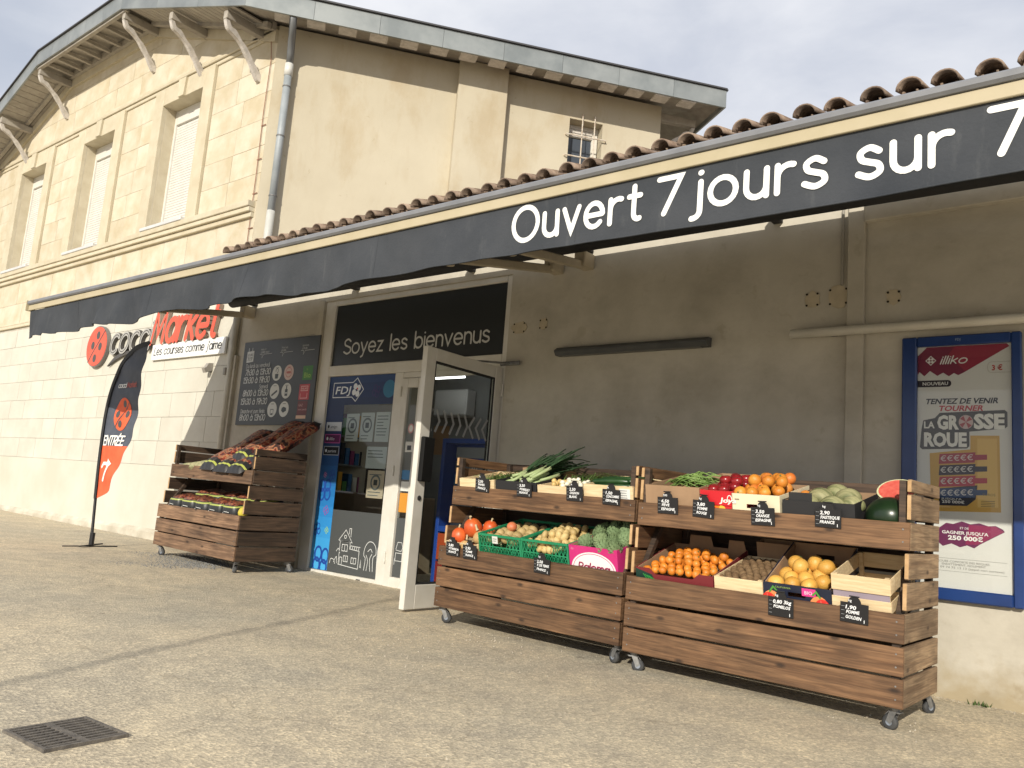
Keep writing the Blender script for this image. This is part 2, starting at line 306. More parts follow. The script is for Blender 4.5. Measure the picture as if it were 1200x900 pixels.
def font_mesh(text, bold=0.0):
    k = (text, bold)
    if k not in _fc:
        cu = bpy.data.curves.new('t', 'FONT'); cu.body = text; cu.size = 1; cu.offset = bold; cu.resolution_u = 2
        o = bpy.data.objects.new('t', cu); col.objects.link(o); dg = bpy.context.evaluated_depsgraph_get(); me = o.evaluated_get(dg).to_mesh()
        vs = [tuple(v.co) for v in me.vertices]; fs = [tuple(p.vertices) for p in me.polygons]
        o.to_mesh_clear(); bpy.data.objects.remove(o); bpy.data.curves.remove(cu)
        xs = [v[0] for v in vs] or [0, 1]; _fc[k] = ([(v[0]-min(xs), v[1]) for v in vs], fs, max(xs)-min(xs))
    return _fc[k]
def font_text(mb, text, x0, z0, h, fn, width=None, dy=0, shear=0, bold=0.0, rot=0):
    vs, fs, W = font_mesh(text, bold); s_ = h/.72; sx = width/W if width else s_; c, s2 = math.cos(R(rot)), math.sin(R(rot))
    pv = []
    for a, b in vs:
        a, b = a*sx+shear*b*s_, b*s_; pv.append(fn(x0+a*c-b*s2, z0+a*s2+b*c, dy))
    mb.add(pv, fs)
def stroke_words(parent, mt, text, x0, z0, width, xh, wd, y, shear=0, space=.32, gap=.13):
    full, W = layout(text, gap, space); sx = (width-wd)/W; ix = 0
    for wd_ in text.split(' '):
        n_ = sum(len(GL[c][0]) for c in wd_); mb = MB().mat(mt)
        for k, s_ in enumerate(full[ix:ix+n_]): ribbon(mb, [(x0+wd/2+p[0]*sx+shear*p[1]*xh*2, z0+p[1]*xh*2) for p in s_], wd, lambda a, b, k=k: (a, y-k*.0004, b))
        ix += n_; mb.build('word', None, parent)
def plane_fn(y): return lambda x, z, k=0: (x, y-k, z)
def poly(mb, mt, pts, y): mb.mat(mt).add([(p[0], y, p[1]) for p in pts], [tuple(range(len(pts)))])
def rect(mb, mt, x0, z0, x1, z1, y): poly(mb, mt, [(x0, z0), (x1, z0), (x1, z1), (x0, z1)], y)

# ------------------------------------------------------------------ ground
def gz(x): x = max(-30, min(8, x)); return -.06-.0115*x
def ground_mat():
    mt = M('worn_sandy_asphalt', (.4, .35, .26), rough=.93); t = mt.node_tree; p = t.nodes['Principled BSDF']; L = t.links.new
    co = t.nodes.new('ShaderNodeTexCoord').outputs['Object']
    def noise(s_, d=4, ro=.6):
        n = t.nodes.new('ShaderNodeTexNoise'); n.inputs['Scale'].default_value = s_; n.inputs['Detail'].default_value = d; n.inputs['Roughness'].default_value = ro; L(co, n.inputs[0]); return n.outputs[0]
    def ramp(src, a, b, ca, cb):
        r_ = t.nodes.new('ShaderNodeValToRGB'); r_.color_ramp.elements[0].position = a; r_.color_ramp.elements[1].position = b
        r_.color_ramp.elements[0].color = (*ca, 1); r_.color_ramp.elements[1].color = (*cb, 1); L(src, r_.inputs[0]); return r_.outputs[0]
    def mixc(f, a, b, mode='MIX'):
        x = t.nodes.new('ShaderNodeMix'); x.data_type = 'RGBA'; x.blend_type = mode
        if isinstance(f, float): x.inputs[0].default_value = f
        else: L(f, x.inputs[0])
        L(a, x.inputs[6]); L(b, x.inputs[7]); return x.outputs[2]
    big = ramp(noise(.45, 5), .36, .62, (.50, .455, .365), (.66, .57, .42))
    mid = ramp(noise(3.2, 5, .7), .35, .65, (.83, .83, .84), (1.08, 1.07, 1.04))
    c = mixc(1.0, big, mid, 'MULTIPLY')
    fine = ramp(noise(95, 3, .75), .33, .68, (.70, .69, .68), (1.22, 1.2, 1.15))
    c = mixc(1.0, c, fine, 'MULTIPLY')
    vo = t.nodes.new('ShaderNodeTexVoronoi'); vo.inputs['Scale'].default_value = 60; L(co, vo.inputs[0])
    spk = ramp(vo.outputs['Color'], .42, .9, (.8, .8, .8), (1.18, 1.16, 1.12)); c = mixc(1.0, c, spk, 'MULTIPLY')
    st = ramp(noise(1.3, 6, .75), .62, .74, (1, 1, 1), (.80, .80, .81)); c = mixc(.8, c, st, 'MULTIPLY')
    dn = t.nodes.new('ShaderNodeTexNoise'); dn.inputs['Scale'].default_value = 1.7; dn.inputs['Detail'].default_value = 5; L(co, dn.inputs[0])
    sv = t.nodes.new('ShaderNodeVectorMath'); sv.operation = 'SCALE'; sv.inputs['Scale'].default_value = .9; L(dn.outputs['Color'], sv.inputs[0])
    av = t.nodes.new('ShaderNodeVectorMath'); av.operation = 'ADD'; L(co, av.inputs[0]); L(sv.outputs[0], av.inputs[1])
    vc = t.nodes.new('ShaderNodeTexVoronoi'); vc.feature = 'DISTANCE_TO_EDGE'; vc.inputs['Scale'].default_value = .55; L(av.outputs[0], vc.inputs[0])
    ck = ramp(vc.outputs['Distance'], .001, .008, (.60, .58, .55), (1, 1, 1)); c = mixc(.40, c, ck, 'MULTIPLY')
    pt = ramp(noise(.9, 3, .5), .60, .615, (1, 1, 1), (.88, .89, .91)); c = mixc(.8, c, pt, 'MULTIPLY')
    ol = ramp(noise(4.5, 3, .5), .71, .75, (1, 1, 1), (.62, .61, .60)); c = mixc(.7, c, ol, 'MULTIPLY')
    L(c, p.inputs['Base Color'])
    b = t.nodes.new('ShaderNodeBump'); b.inputs['Strength'].default_value = .6; b.inputs['Distance'].default_value = .006
    ma = t.nodes.new('ShaderNodeMath'); ma.operation = 'ADD'; L(noise(70, 5, .8), ma.inputs[0]); L(vo.outputs['Distance'], ma.inputs[1]); L(ma.outputs[0], b.inputs['Height']); L(b.outputs[0], p.inputs['Normal'])
    return mt
GM = ground_mat()
g = MB(); xs = [-600, -120, -30]+[x*.5 for x in range(-50, 13)]+[8, 60, 600]; ys = [-600, -100, -20]+[y*.5 for y in range(-24, 3)]+[8, 60, 600]
gk = lambda x, y: max(0, min(1, math.hypot(x+3.2, y+4.5)-.8))
vs = [(x, y, gz(x)+gk(x, y)*(.006*math.sin(x*1.7+y*.8)+.005*math.sin(y*2.3-x*.6) if -25 < x < 6.1 and -12.1 < y < -.6 else 0)) for x in xs for y in ys]
g.add(vs, [(i*len(ys)+j, (i+1)*len(ys)+j, (i+1)*len(ys)+j+1, i*len(ys)+j+1) for i in range(len(xs)-1) for j in range(len(ys)-1)])
tag(g.build('ground', GM, smooth=True), None, None, kind='structure')
def pebbles(name, n, pos, size, mt, label, cat):
    mb = MB()
    for _ in range(n):
        x, y = pos(); s_ = size*rnd.uniform(.5, 1.4); a = rnd.uniform(0, 6.28)
        vs = [(x+s_*math.cos(a+k*1.571)*rnd.uniform(.7, 1.1), y+s_*math.sin(a+k*1.571)*rnd.uniform(.7, 1.1), gz(x)-.004) for k in range(4)]+[(x+rnd.uniform(-.3, .3)*s_, y+rnd.uniform(-.3, .3)*s_, gz(x)+s_*rnd.uniform(.25, .5)+.003)]
        mb.add(vs, [(0,1,4),(1,2,4),(2,3,4),(3,0,4)])
    return tag(mb.build(name, mt), label, cat, kind='stuff')
pebbles('pebbles', 1500, lambda: (lambda t_: (rnd.uniform(-.5, .35)*t_*1.5-t_*.75, -6+t_))(rnd.uniform(.6, 5.9)), .0045, M('pebble_stone', (.56, .50, .40), (.36, .32, .26), scale=30, rough=.9, rand=0), 'small loose pebbles strewn over the sandy forecourt', 'pebbles')
def gp():
    a, r_ = rnd.uniform(0, 6.28), math.sqrt(rnd.random()); return -8.85+.78*r_*math.cos(a)+rnd.gauss(0, .06), -1.22+.70*r_*math.sin(a)+rnd.gauss(0, .06)
pebbles('gravel_patch', 4200, gp, .014, M('grey_gravel', (.26, .255, .24), (.13, .13, .125), scale=40, rough=.9), 'patch of loose dark grey gravel in front of the charcoal shelf', 'gravel')
pebbles('wall_foot_grit', 2400, lambda: ((lambda x: (x, -abs(rnd.gauss(0, .045))-.005))(rnd.uniform(-18.5, .2))), .009, M('grit', (.50, .44, .33), (.28, .25, .2), scale=30, rough=.95), 'line of grit and crumbs along the foot of the walls', 'grit')
mb = MB()
for _ in range(26):
    x, y = rnd.gauss(-1.02, .03), -.03-abs(rnd.gauss(0, .02)); h = rnd.uniform(.012, .04)
    a = rnd.uniform(0, 6.28); dx, dy = .018*math.cos(a), .018*math.sin(a)
    mb.add([(x-dy*.4, y+dx*.4, gz(x)), (x+dy*.4, y-dx*.4, gz(x)), (x+dx, y+dy, gz(x)+h)], [(0,1,2)])
tag(mb.build('weed', M('weed_green', (.07, .12, .03), rough=.7)), 'tiny green weed sprouting at the wall foot below the poster', 'weed', kind='stuff')
# drain grate
gx, gy, gs = -3.23, -4.51, .155
gr = empty('drain_grate', T(gx, gy, gz(gx)+.004)@RZ(4), 'square cast iron drain grate sunk in the ground', 'drain grate')
IRON = M('cast_iron', (.17, .15, .125), (.09, .08, .07), scale=25, rough=.85, bump=.4)
f = MB(); e = .014
f.box(-gs, -gs, -.02, -gs+e, gs, .007); f.box(gs-e, -gs, -.02, gs, gs, .007); f.box(-gs+e, -gs, -.02, gs-e, -gs+e, .007); f.box(-gs+e, gs-e, -.02, gs-e, gs, .007); f.box(-gs+e, -.014, -.02, gs-e, .014, .0065)
f.build('grate_frame', IRON, gr)
for half in (-1, 1):
    for i in range(9):
        x = -gs+.03+i*(2*gs-.06)/8
        b = MB().box(-.0068, .0145 if half > 0 else -gs+e+.0005, -.0021, .0068, gs-e-.0005 if half > 0 else -.0145, .006).build('grate_bar', IRON, gr); b.location = (x, 0, 0)
MB().box(-gs+.001, -gs+.001, -.0032, gs-.001, gs-.001, -.0022).build('slot_shade_sheet', M('slot_shade_black', (.01, .01, .009), rough=1), gr)  # thin black sheet paints the shade seen down between the bars

# ------------------------------------------------------------------ stone house (left)
AZ = R(54); t54 = Vector((math.cos(AZ), math.sin(AZ), 0)); n54 = Vector((math.sin(AZ), -math.cos(AZ), 0))
BM = Matrix((( t54.x, -n54.x, 0, -9.75), (t54.y, -n54.y, 0, 0), (0, 0, 1, 0), (0, 0, 0, 1)))   # local x along the rendered wall, local -y out of it
house = empty('stone_house', T(-9.75, 0, 0), 'tall pale limestone house with gabled front, three shuttered windows and rendered side wall', 'house')
hp = lambda mb, name, mt, **k: mb_parent(mb, name, mt, house, **k)
def mb_parent(mb, name, mt, parent, smooth=False):
    """mesh given in world coordinates, parented with its offset removed"""
    inv = parent.matrix_world.inverted(); mb.v = [tuple(inv @ Vector(p)) for p in mb.v]; return mb.build(name, mt, parent, smooth)
STONE = M('ashlar_limestone', (.49, .42, .29), (.60, .545, .435), scale=2.6, rough=.9, bump=.25, bscale=30, rand=.045, det=6)
STONEW = M('whitewashed_stone', (.52, .495, .425), (.59, .57, .50), scale=1.6, rough=.88, bump=.2, bscale=25, rand=.03, det=6)
MORTAR = M('lime_mortar', (.46, .41, .31), (.53, .48, .38), scale=6, rough=.95)
MORTW = M('white_joint', (.40, .37, .31), (.50, .47, .40), scale=6, rough=.95)
RENDER = M('cream_render', (.46, .41, .31), (.51, .46, .355), scale=.8, rough=.92, bump=.2, bscale=22, det=6)
stain(RENDER, 1.0, (.90, .85, .78), .52, .66, (1, 1, .55)); stain(RENDER, 3.0, (.965, .95, .93), .54, .66, (2, 2, .4)); stain(RENDER, 7, (.88, .85, .80), .66, .70)
TRIM = M('carved_limestone', (.49, .43, .31), (.56, .505, .385), scale=4, rough=.9, bump=.2, bscale=30, rand=.05)
ZINC = M('zinc_flashing', (.195, .215, .22), (.30, .32, .32), scale=1.6, rough=.42, metal=.35, rand=.05)
GREYW = M('grey_painted_timber', (.30, .27, .235), (.38, .35, .30), scale=8, rough=.85, rand=.08)
WHITEW = M('flaking_white_timber', (.58, .54, .50), (.44, .41, .37), scale=14, rough=.8, bump=.3)
RX0, RXC, XL, XR = -9.51, -13.40, -20.45, -9.75
CX = -15.10
def rakez(x):
    d = abs(x-CX); k = abs(RXC-CX)
    return 8.54 if d <= k else 8.54-(d-k)*(8.54-7.21)/(abs(RX0-CX)-k)
def clip_rake(pl, off):
    def cl(pl, f_):
        o = []
        for i in range(len(pl)):
            a, b = pl[i], pl[(i+1) % len(pl)]; fa, fb = f_(a), f_(b)
            if fa >= 0: o.append(a)
            if (fa >= 0) != (fb >= 0): t_ = fa/(fa-fb); o.append((a[0]+(b[0]-a[0])*t_, a[1]+(b[1]-a[1])*t_))
        return o
    sl_ = (8.54-7.21)/(abs(RX0-CX)-abs(RXC-CX)); k = abs(RXC-CX)
    pl = cl(pl, lambda p: 8.54+off-p[1])
    if pl: pl = cl(pl, lambda p: 8.54+off+sl_*k-sl_*(p[0]-CX)-p[1])
    if pl: pl = cl(pl, lambda p: 8.54+off+sl_*k+sl_*(p[0]-CX)-p[1])
    return pl
WX = [CX+2.9, CX, CX-2.9]; WW = .61; WZ0, WZ1 = 4.74, 6.96
# backing wall around the three openings
def wall_piece(x0, z0, x1, z1, mt, y0=.008):
    pl = clip_rake([(x0, z0), (x1, z0), (x1, z1), (x0, z1)], .10)
    if len(pl) > 2: hp(MB().prism(pl, y0, .40), 'wall_core', mt)
wall_piece(XL, -.1, XR, 3.62, MORTW); wall_piece(XL, 3.621, XR, WZ0, MORTAR)
ex = [XR]+[e_ for wx in WX for e_ in (wx+WW, wx-WW)]+[XL]
for i in range(0, len(ex), 2): wall_piece(ex[i+1], WZ0+.001, ex[i], WZ1, MORTAR)
wall_piece(XL, WZ1+.001, XR, 9, MORTAR)
# individual stones
nst = 0; far = MB()
def stone(x0, z0, x1, z1, mt):
    global nst
    j = .0028; pl = clip_rake([(x0+j, z0+j), (x1-j, z0+j), (x1-j, z1-j), (x0+j, z1-j)], .05)
    if len(pl) < 3 or max(p[0] for p in pl)-min(p[0] for p in pl) < .06: return
    pr = rnd.uniform(-.003, .001)
    if nst < 298 and x1 > -18.6:
        m_ = MB().prism(pl, pr, .03); o = hp(m_, 'stone', mt); nst += 1
    else: far.mat(mt).prism(pl, pr, .03)
def course(z0, z1, mt, spans, bw):
    for a, b in spans:
        n = max(1, round((b-a)/bw)); ws = [rnd.uniform(.75, 1.25) for _ in range(n)]; s_ = sum(ws); x = b
        for w_ in ws: x2 = x-w_/s_*(b-a); stone(x2, z0, x, z1, mt); x = x2
full = [(XL, XR)]
zz = [1.113+.3485*i for i in range(8)]
for i in range(7): course(zz[i], zz[i+1], STONEW, full, .60)
course(3.70, 4.10, STONE, full, .85); course(4.10, 4.56, STONE, full, .85)
sur = .30
sp = []; ed = [XR]+[e_ for wx in WX for e_ in (wx+WW+sur, wx-WW-sur)]+[XL]
for i in range(0, len(ed), 2): sp.append((ed[i+1], ed[i]))
n6 = 6
for i in range(n6): course(4.80+i*(7.24-4.80)/n6, 4.80+(i+1)*(7.24-4.80)/n6, STONE, sp, .62)
for i in range(3): course(7.42+i*.40, 7.42+(i+1)*.40, STONE, full, .85)
hp(far, 'stonework', STONE)['kind'] = 'stuff'
# smooth render at the foot, with a plinth lip
b = MB().box(XL, -.012, .0, XR+.0, .02, 1.11); hp(b, 'rendered_base', M('white_base_render', (.52, .495, .41), (.59, .57, .50), scale=.9, rough=.9, bump=.15, bscale=20, det=6))
hp(MB().prism([(-.0, -.1), (-.05, -.1), (-.05, .17), (-.012, .22)], XL, XR-.02, 'x'), 'plinth_strip', M('plinth_grey', (.42, .38, .30), (.60, .56, .47), scale=3, rough=.95))
# string courses and cornices
for (z0, z1, pr, nm) in ((3.60, 3.66, .035, 'string_course'), (3.665, 3.70, .02, 'string_course'), (4.56, 4.63, .05, 'cornice'), (4.633, 4.70, .09, 'cornice'), (4.703, 4.79, .11, 'sill_course'), (7.24, 7.30, .025, 'string_course'), (7.303, 7.35, .05, 'string_course'), (7.353, 7.41, .035, 'string_course')):
    hp(MB().box(XL, -pr, z0, XR-.05 if z0 > 4 else XR, .03, z1, .008), nm, TRIM)
# rake mouldings under the eaves
for (xa, xb) in ((-20.45, -16.8), (-16.8, -13.4), (-13.4, -9.75)):
    pl = [(xa, rakez(xa)-.16), (xb, rakez(xb)-.16), (xb, rakez(xb)+.03), (xa, rakez(xa)+.03)]; hp(MB().prism(pl, -.05, .02), 'rake_moulding', TRIM)
    pl = [(xa, rakez(xa)+.0), (xb, rakez(xb)+.0), (xb, rakez(xb)+.12), (xa, rakez(xa)+.12)]; hp(MB().prism(pl, -.11, -.051), 'wall_plate', GREYW)
# windows
SHUT = M('white_shutter', (.66, .64, .60), (.60, .585, .54), scale=5, rough=.5)
for wx in WX:
    wn = empty('window', T(wx, 0, WZ0)); wn.parent = house; wn.matrix_parent_inverse = house.matrix_world.inverted()
    H = WZ1-WZ0
    for s_ in (-1, 1):
        a, b_ = sorted((s_*(WW+.001), s_*(WW+sur-.01)))
        MB().box(a, -.05, .06, b_, .03, H+.30, .006).build('surround', TRIM, wn)
        a, b_ = sorted((s_*(WW-.004), s_*(WW+.02)))
        MB().box(a, .0315, 0, b_, .39, H).build('reveal', TRIM, wn)
    MB().box(-WW, -.048, H-.003, WW, .39, H+.28, .004).build('lintel', TRIM, wn)
    MB().prism([(-.085, H+.0), (.085, H+.0), (.11, H+.30), (-.11, H+.30)], -.085, -.0485).build('keystone', TRIM, wn)
    MB().box(-WW+.0, .05, -.001, WW, .36, .03).build('sill', TRIM, wn)
    MB().box(-WW-.02, -.125, .045, WW+.02, .05, .10, .006).build('metal_sill', M('pale_sill', (.60, .60, .60), (.52, .52, .52), scale=6, rough=.5), wn)
    fr = MB(); fr.box(-WW+.0, .19, .03, -WW+.06, .26, H-.003); fr.box(WW-.06, .19, .03, WW, .26, H-.003); fr.box(-WW+.06, .19, H-.25, WW-.06, .26, H-.003, .005); fr.build('shutter_box', SHUT, wn)
    sm = MB(); nsl = 42
    for i in range(nsl):
        z0 = .05+i*(H-.30-.02)/nsl; z1 = z0+(H-.32)/nsl
        sm.prism([(.215, z0), (.215, z1-.007), (.227, z1), (.245, z1), (.245, z0)], -WW+.061, WW-.061, 'x')
    sm.build('shutter_slats', SHUT, wn)['kind'] = 'stuff'
    MB().box(-WW+.06, .246, .03, WW-.06, .27, H-.25).build('shutter_back', SHUT, wn)
# rendered side wall, local frame BM
def bp(mb, name, mt, **k):
    mb.v = [tuple(BM @ Vector(p)) for p in mb.v]; return hp(mb, name, mt, **k)
ZB = 7.40
wa, wb, wz0, wz1 = 4.39, 4.93, 6.10, 6.90
# small wedge keeps the corner closed
for (a, b_, z0, z1) in ((.0, wa, 0, ZB), (wb, 5.9, 0, ZB), (wa, wb, 0, wz0), (wa, wb, wz1, ZB)):
    bp(MB().box(a+.0, .0, z0, b_, .35, z1), 'rendered_wall', RENDER)
bp(MB().box(2.60, -.15, 3.5, 3.34, -.001, ZB), 'buttress', RENDER)
# small barred window
gw = empty('barred_window', BM @ T((wa+wb)/2, 0, wz0)); gw.parent = house; gw.matrix_parent_inverse = house.matrix_world.inverted()
hw = (wb-wa)/2; hh = wz1-wz0
q = MB(); 
for (a, b_, z0, z1) in ((-hw, -hw+.05, 0, hh), (hw-.10, hw, 0, hh), (-hw+.05, hw-.10, 0, .05), (-hw+.05, hw-.10, hh-.20, hh)): q.box(a, .20, z0, b_, .26, z1, .004)
q.build('window_frame', PVC, gw)
MB().box(-hw+.05, .225, .05, hw-.10, .235, hh-.20).build('pane', M('dark_pane', (.055, .065, .08), rough=.12), gw)
for i in range(3): MB().box(-hw+.05, .185, hh-.19+i*.06, hw-.1, .2, hh-.15+i*.06).build('shutter_slat', WHITEW, gw)
BAR = M('white_bar', (.62, .58, .52), (.5, .4, .3), scale=20, rough=.6)
for xx in (-.07, .13):
    MB().tube([(xx, .02, hh+.10), (xx, -.03, hh+.09), (xx, -.032, -.1)], .010, 6).build('window_bar', BAR, gw)
for z_ in (.18, .52):
    MB().tube([(-hw-.06, .02, z_), (-hw-.05, -.045, z_), (hw+.05, -.045, z_), (hw+.06, .02, z_)], .011, 6).build('window_bar', BAR, gw)
# rear walls
Bp = BM @ Vector((5.9, 0, 0)); Cp = Vector((-13.6, 10.1, 0)); Dp = Vector((-20.45, 6, 0))
for a, b_ in ((Bp, Cp), (Cp, Dp), (Dp, Vector((-20.45, .4, 0)))):
    d = (b_-a).normalized(); nn = Vector((-d.y, d.x, 0)); 
    m_ = MB().prism([tuple(a.xy), tuple(b_.xy), tuple((b_+nn*.3).xy), tuple((a+nn*.3).xy)], 0, 7.35, 'z'); hp(m_, 'rear_wall', RENDER)
# roof: top skin, soffit, fascia, timbers
E1 = Vector((RX0, -.7, 7.24)); R2 = BM @ Vector((6.71, -.6, 7.27)); C2 = Vector((-13.9, 11.3, 7.27)); D2 = Vector((-21.2, 6.6, 7.24)); E0 = Vector((2*CX-RX0, -.7, 7.21))
K1 = Vector((RXC, -.7, 8.54)); K2 = Vector((2*CX-RXC, -.7, 8.54)); P1 = Vector((CX, 3, 9.35)); P2 = Vector((-13.6, 7.2, 9.3))
hgt = Vector((0, 0, .28)); lo = Vector((0, 0, .065))
V = [E1, R2, C2, D2, E0, K2, K1, P1, P2]
tp = MB().add([v+hgt for v in V], [(0,1,8,7),(1,2,8),(2,3,7,8),(3,4,5,7),(4,5,7),(5,6,7),(6,0,7)][:3]+[(3,4,7),(4,5,7),(5,6,7),(6,0,7)])
hp(tp, 'roof', M('roof_slate', (.12, .11, .11), (.2, .17, .15), scale=5, rough=.8))
s5 = MB().add([v+lo for v in V[:7]]+[P1+Vector((0, 0, -.25)), P2+Vector((0, 0, -.25))], [(0,7,8,1),(1,8,2),(2,8,7,3),(3,7,4),(4,7,5),(5,7,6),(6,7,0)])
hp(s5, 'soffit', GREYW)
def fascia(a, b_, n):
    d = (b_-a); dn = Vector((d.x, d.y, 0)).normalized(); nn = Vector((dn.y, -dn.x, 0))
    for i in range(n):
        p, q_ = a+d*(i/n)+dn*.002, a+d*((i+1)/n)-dn*.002; m_ = MB()
        m_.add([p, q_, q_+hgt, p+hgt, p-nn*.03, q_-nn*.03, q_-nn*.03+hgt, p-nn*.03+hgt], [(0,1,2,3),(7,6,5,4),(0,4,5,1),(3,2,6,7),(1,5,6,2),(0,3,7,4)]); hp(m_, 'fascia_panel', ZINC)
    e_ = Vector((0, 0, .285)); r_ = MB().add([a+nn*.03+e_, b_+nn*.03+e_, b_-nn*.04+e_, a-nn*.04+e_, a+nn*.03+e_*1.08, b_+nn*.03+e_*1.08, b_-nn*.04+e_*1.08, a-nn*.04+e_*1.08], [(0,1,2,3),(7,6,5,4),(0,4,5,1),(1,5,6,2),(2,6,7,3),(3,7,4,0)])
    hp(r_, 'roof_edge', M('dark_roof_edge', (.05, .05, .055), rough=.6))
fascia(K1, E1, 3); fascia(K2, K1, 5); fascia(E0, K2, 3); fascia(E1, R2, 8); fascia(R2, C2, 6); fascia(C2, D2, 6); fascia(D2, E0, 6)
def corbel(x, z, mx_=None, parent=house):
    """carved bracket: lookout beam plus curved strut, local y from the wall outwards = -y"""
    ce = empty('eaves_bracket', (mx_ or Matrix.Identity(4)) @ T(x, 0, z)); ce.parent = parent; ce.matrix_parent_inverse = parent.matrix_world.inverted()
    MB().box(-.05, -.64, -.09, .05, 0, .035, .006).build('lookout_beam', GREYW, ce)
    c1 = spl([(-.58, -.10), (-.54, -.17), (-.46, -.19), (-.36, -.29), (-.26, -.36), (-.16, -.48), (-.05, -.60), (0, -.64)], 4)
    c2 = spl([(0, -.74), (-.05, -.735), (-.125, -.64), (-.185, -.545), (-.285, -.435), (-.375, -.335), (-.49, -.265), (-.59, -.215), (-.64, -.10)], 4)
    MB().prism([(y_, z_) for y_, z_ in c1+c2], -.034, .034, 'x').build('strut', WHITEW, ce)
for x in (-10.10, -11.72, -13.40): corbel(x, rakez(x)-.06+(.02 if x > -11 else 0))
for x in (-16.80, -18.48, -20.15): corbel(x, rakez(x)-.06)
corbel(0, 7.30, BM @ T(5.9, .12, 0) @ RZ(90))
# rafters under the truncated gable, boards under the rakes
for i in range(9):
    x = -16.6+i*.39
    hp(MB().box(x-.035, -.66, 8.545, x+.035, -.02, 8.60), 'rafter', GREYW)
hp(MB().box(-16.9, -.66, 8.50, -13.3, -.60, 8.544), 'edge_beam', GREYW)
for side in (-1, 1):
    for i in range(22):
        d0, d1 = 1.85+i*.17, 1.85+i*.17+.155; xa, xb = CX+side*d0, CX+side*d1
        if d1 > 5.3: break
        if xa > xb: xa, xb = xb, xa
        hp(MB().prism([(xa, rakez(xa)+.035), (xb, rakez(xb)+.035), (xb, rakez(xb)+.058), (xa, rakez(xa)+.058)], -.66, -.12), 'soffit_board', GREYW)
    for yy in (-.2,):
        xa, xb = sorted((CX+side*1.75, CX+side*5.35)); hp(MB().prism([(xa, rakez(xa)-.02), (xb, rakez(xb)-.02), (xb, rakez(xb)+.07), (xa, rakez(xa)+.07)], yy, yy+.07), 'barge_rafter', GREYW)
for i in range(15):
    a = -.05+i*.43
    if a > 6.4: break
    o = MB().box(a, -.575, 7.250, a+.25, -.36, 7.275, .008); bp(o, 'rafter_tail', WHITEW)
# rainwater pipe with elbow, brackets, and corner cable
PIPE = M('grey_pipe', (.33, .36, .38), (.27, .30, .32), scale=6, rough=.5); 
dp = empty('rainwater_pipe', BM @ T(.20, -.10, 0)); dp.parent = house; dp.matrix_parent_inverse = house.matrix_world.inverted()
MB().tube([(0, 0, 4.65), (0, 0, 6.72)], .052, 14).build('pipe', PIPE, dp, True)
MB().tube([(0, 0, 3.9), (0, 0, 4.648)], .056, 14).build('lower_pipe', M('pale_pipe', (.52, .52, .49), (.46, .46, .43), scale=6, rough=.55), dp, True)
MB().tube([(0, 0, 6.62), (0, 0, 6.80)], .060, 14).build('collar', M('pale_collar', (.6, .6, .57), rough=.5), dp, True)
MB().tube([(0, 0, 6.80), (0, -.04, 6.95), (.0, -.22, 7.12), (.0, -.46, 7.26)], [.05, .05, .05, .05], 12).build('elbow', M('dull_zinc', (.2, .21, .22), rough=.45, metal=.5), dp, True)
for z_ in (4.85, 5.72, 6.45): MB().tube([(0, 0, z_), (0, 0, z_+.018)], .058, 12).build('pipe_clip', M('clip_grey', (.15, .15, .15), rough=.6), dp)
hp(MB().tube([(-9.84, -.02, 4.0), (-9.83, -.02, 5.2), (-9.85, -.02, 6.1), (-9.83, -.02, 6.9), (-9.86, -.04, 7.2)], .006, 5), 'corner_cable', M('rusty_cable', (.25, .12, .08), rough=.7))
for z_ in (4.4, 4.9, 5.4, 5.9): hp(MB().box(-9.87, -.018, z_, -9.76, -.012, z_+.012), 'cable_clip', M('rusty_cable', (.25, .12, .08)))

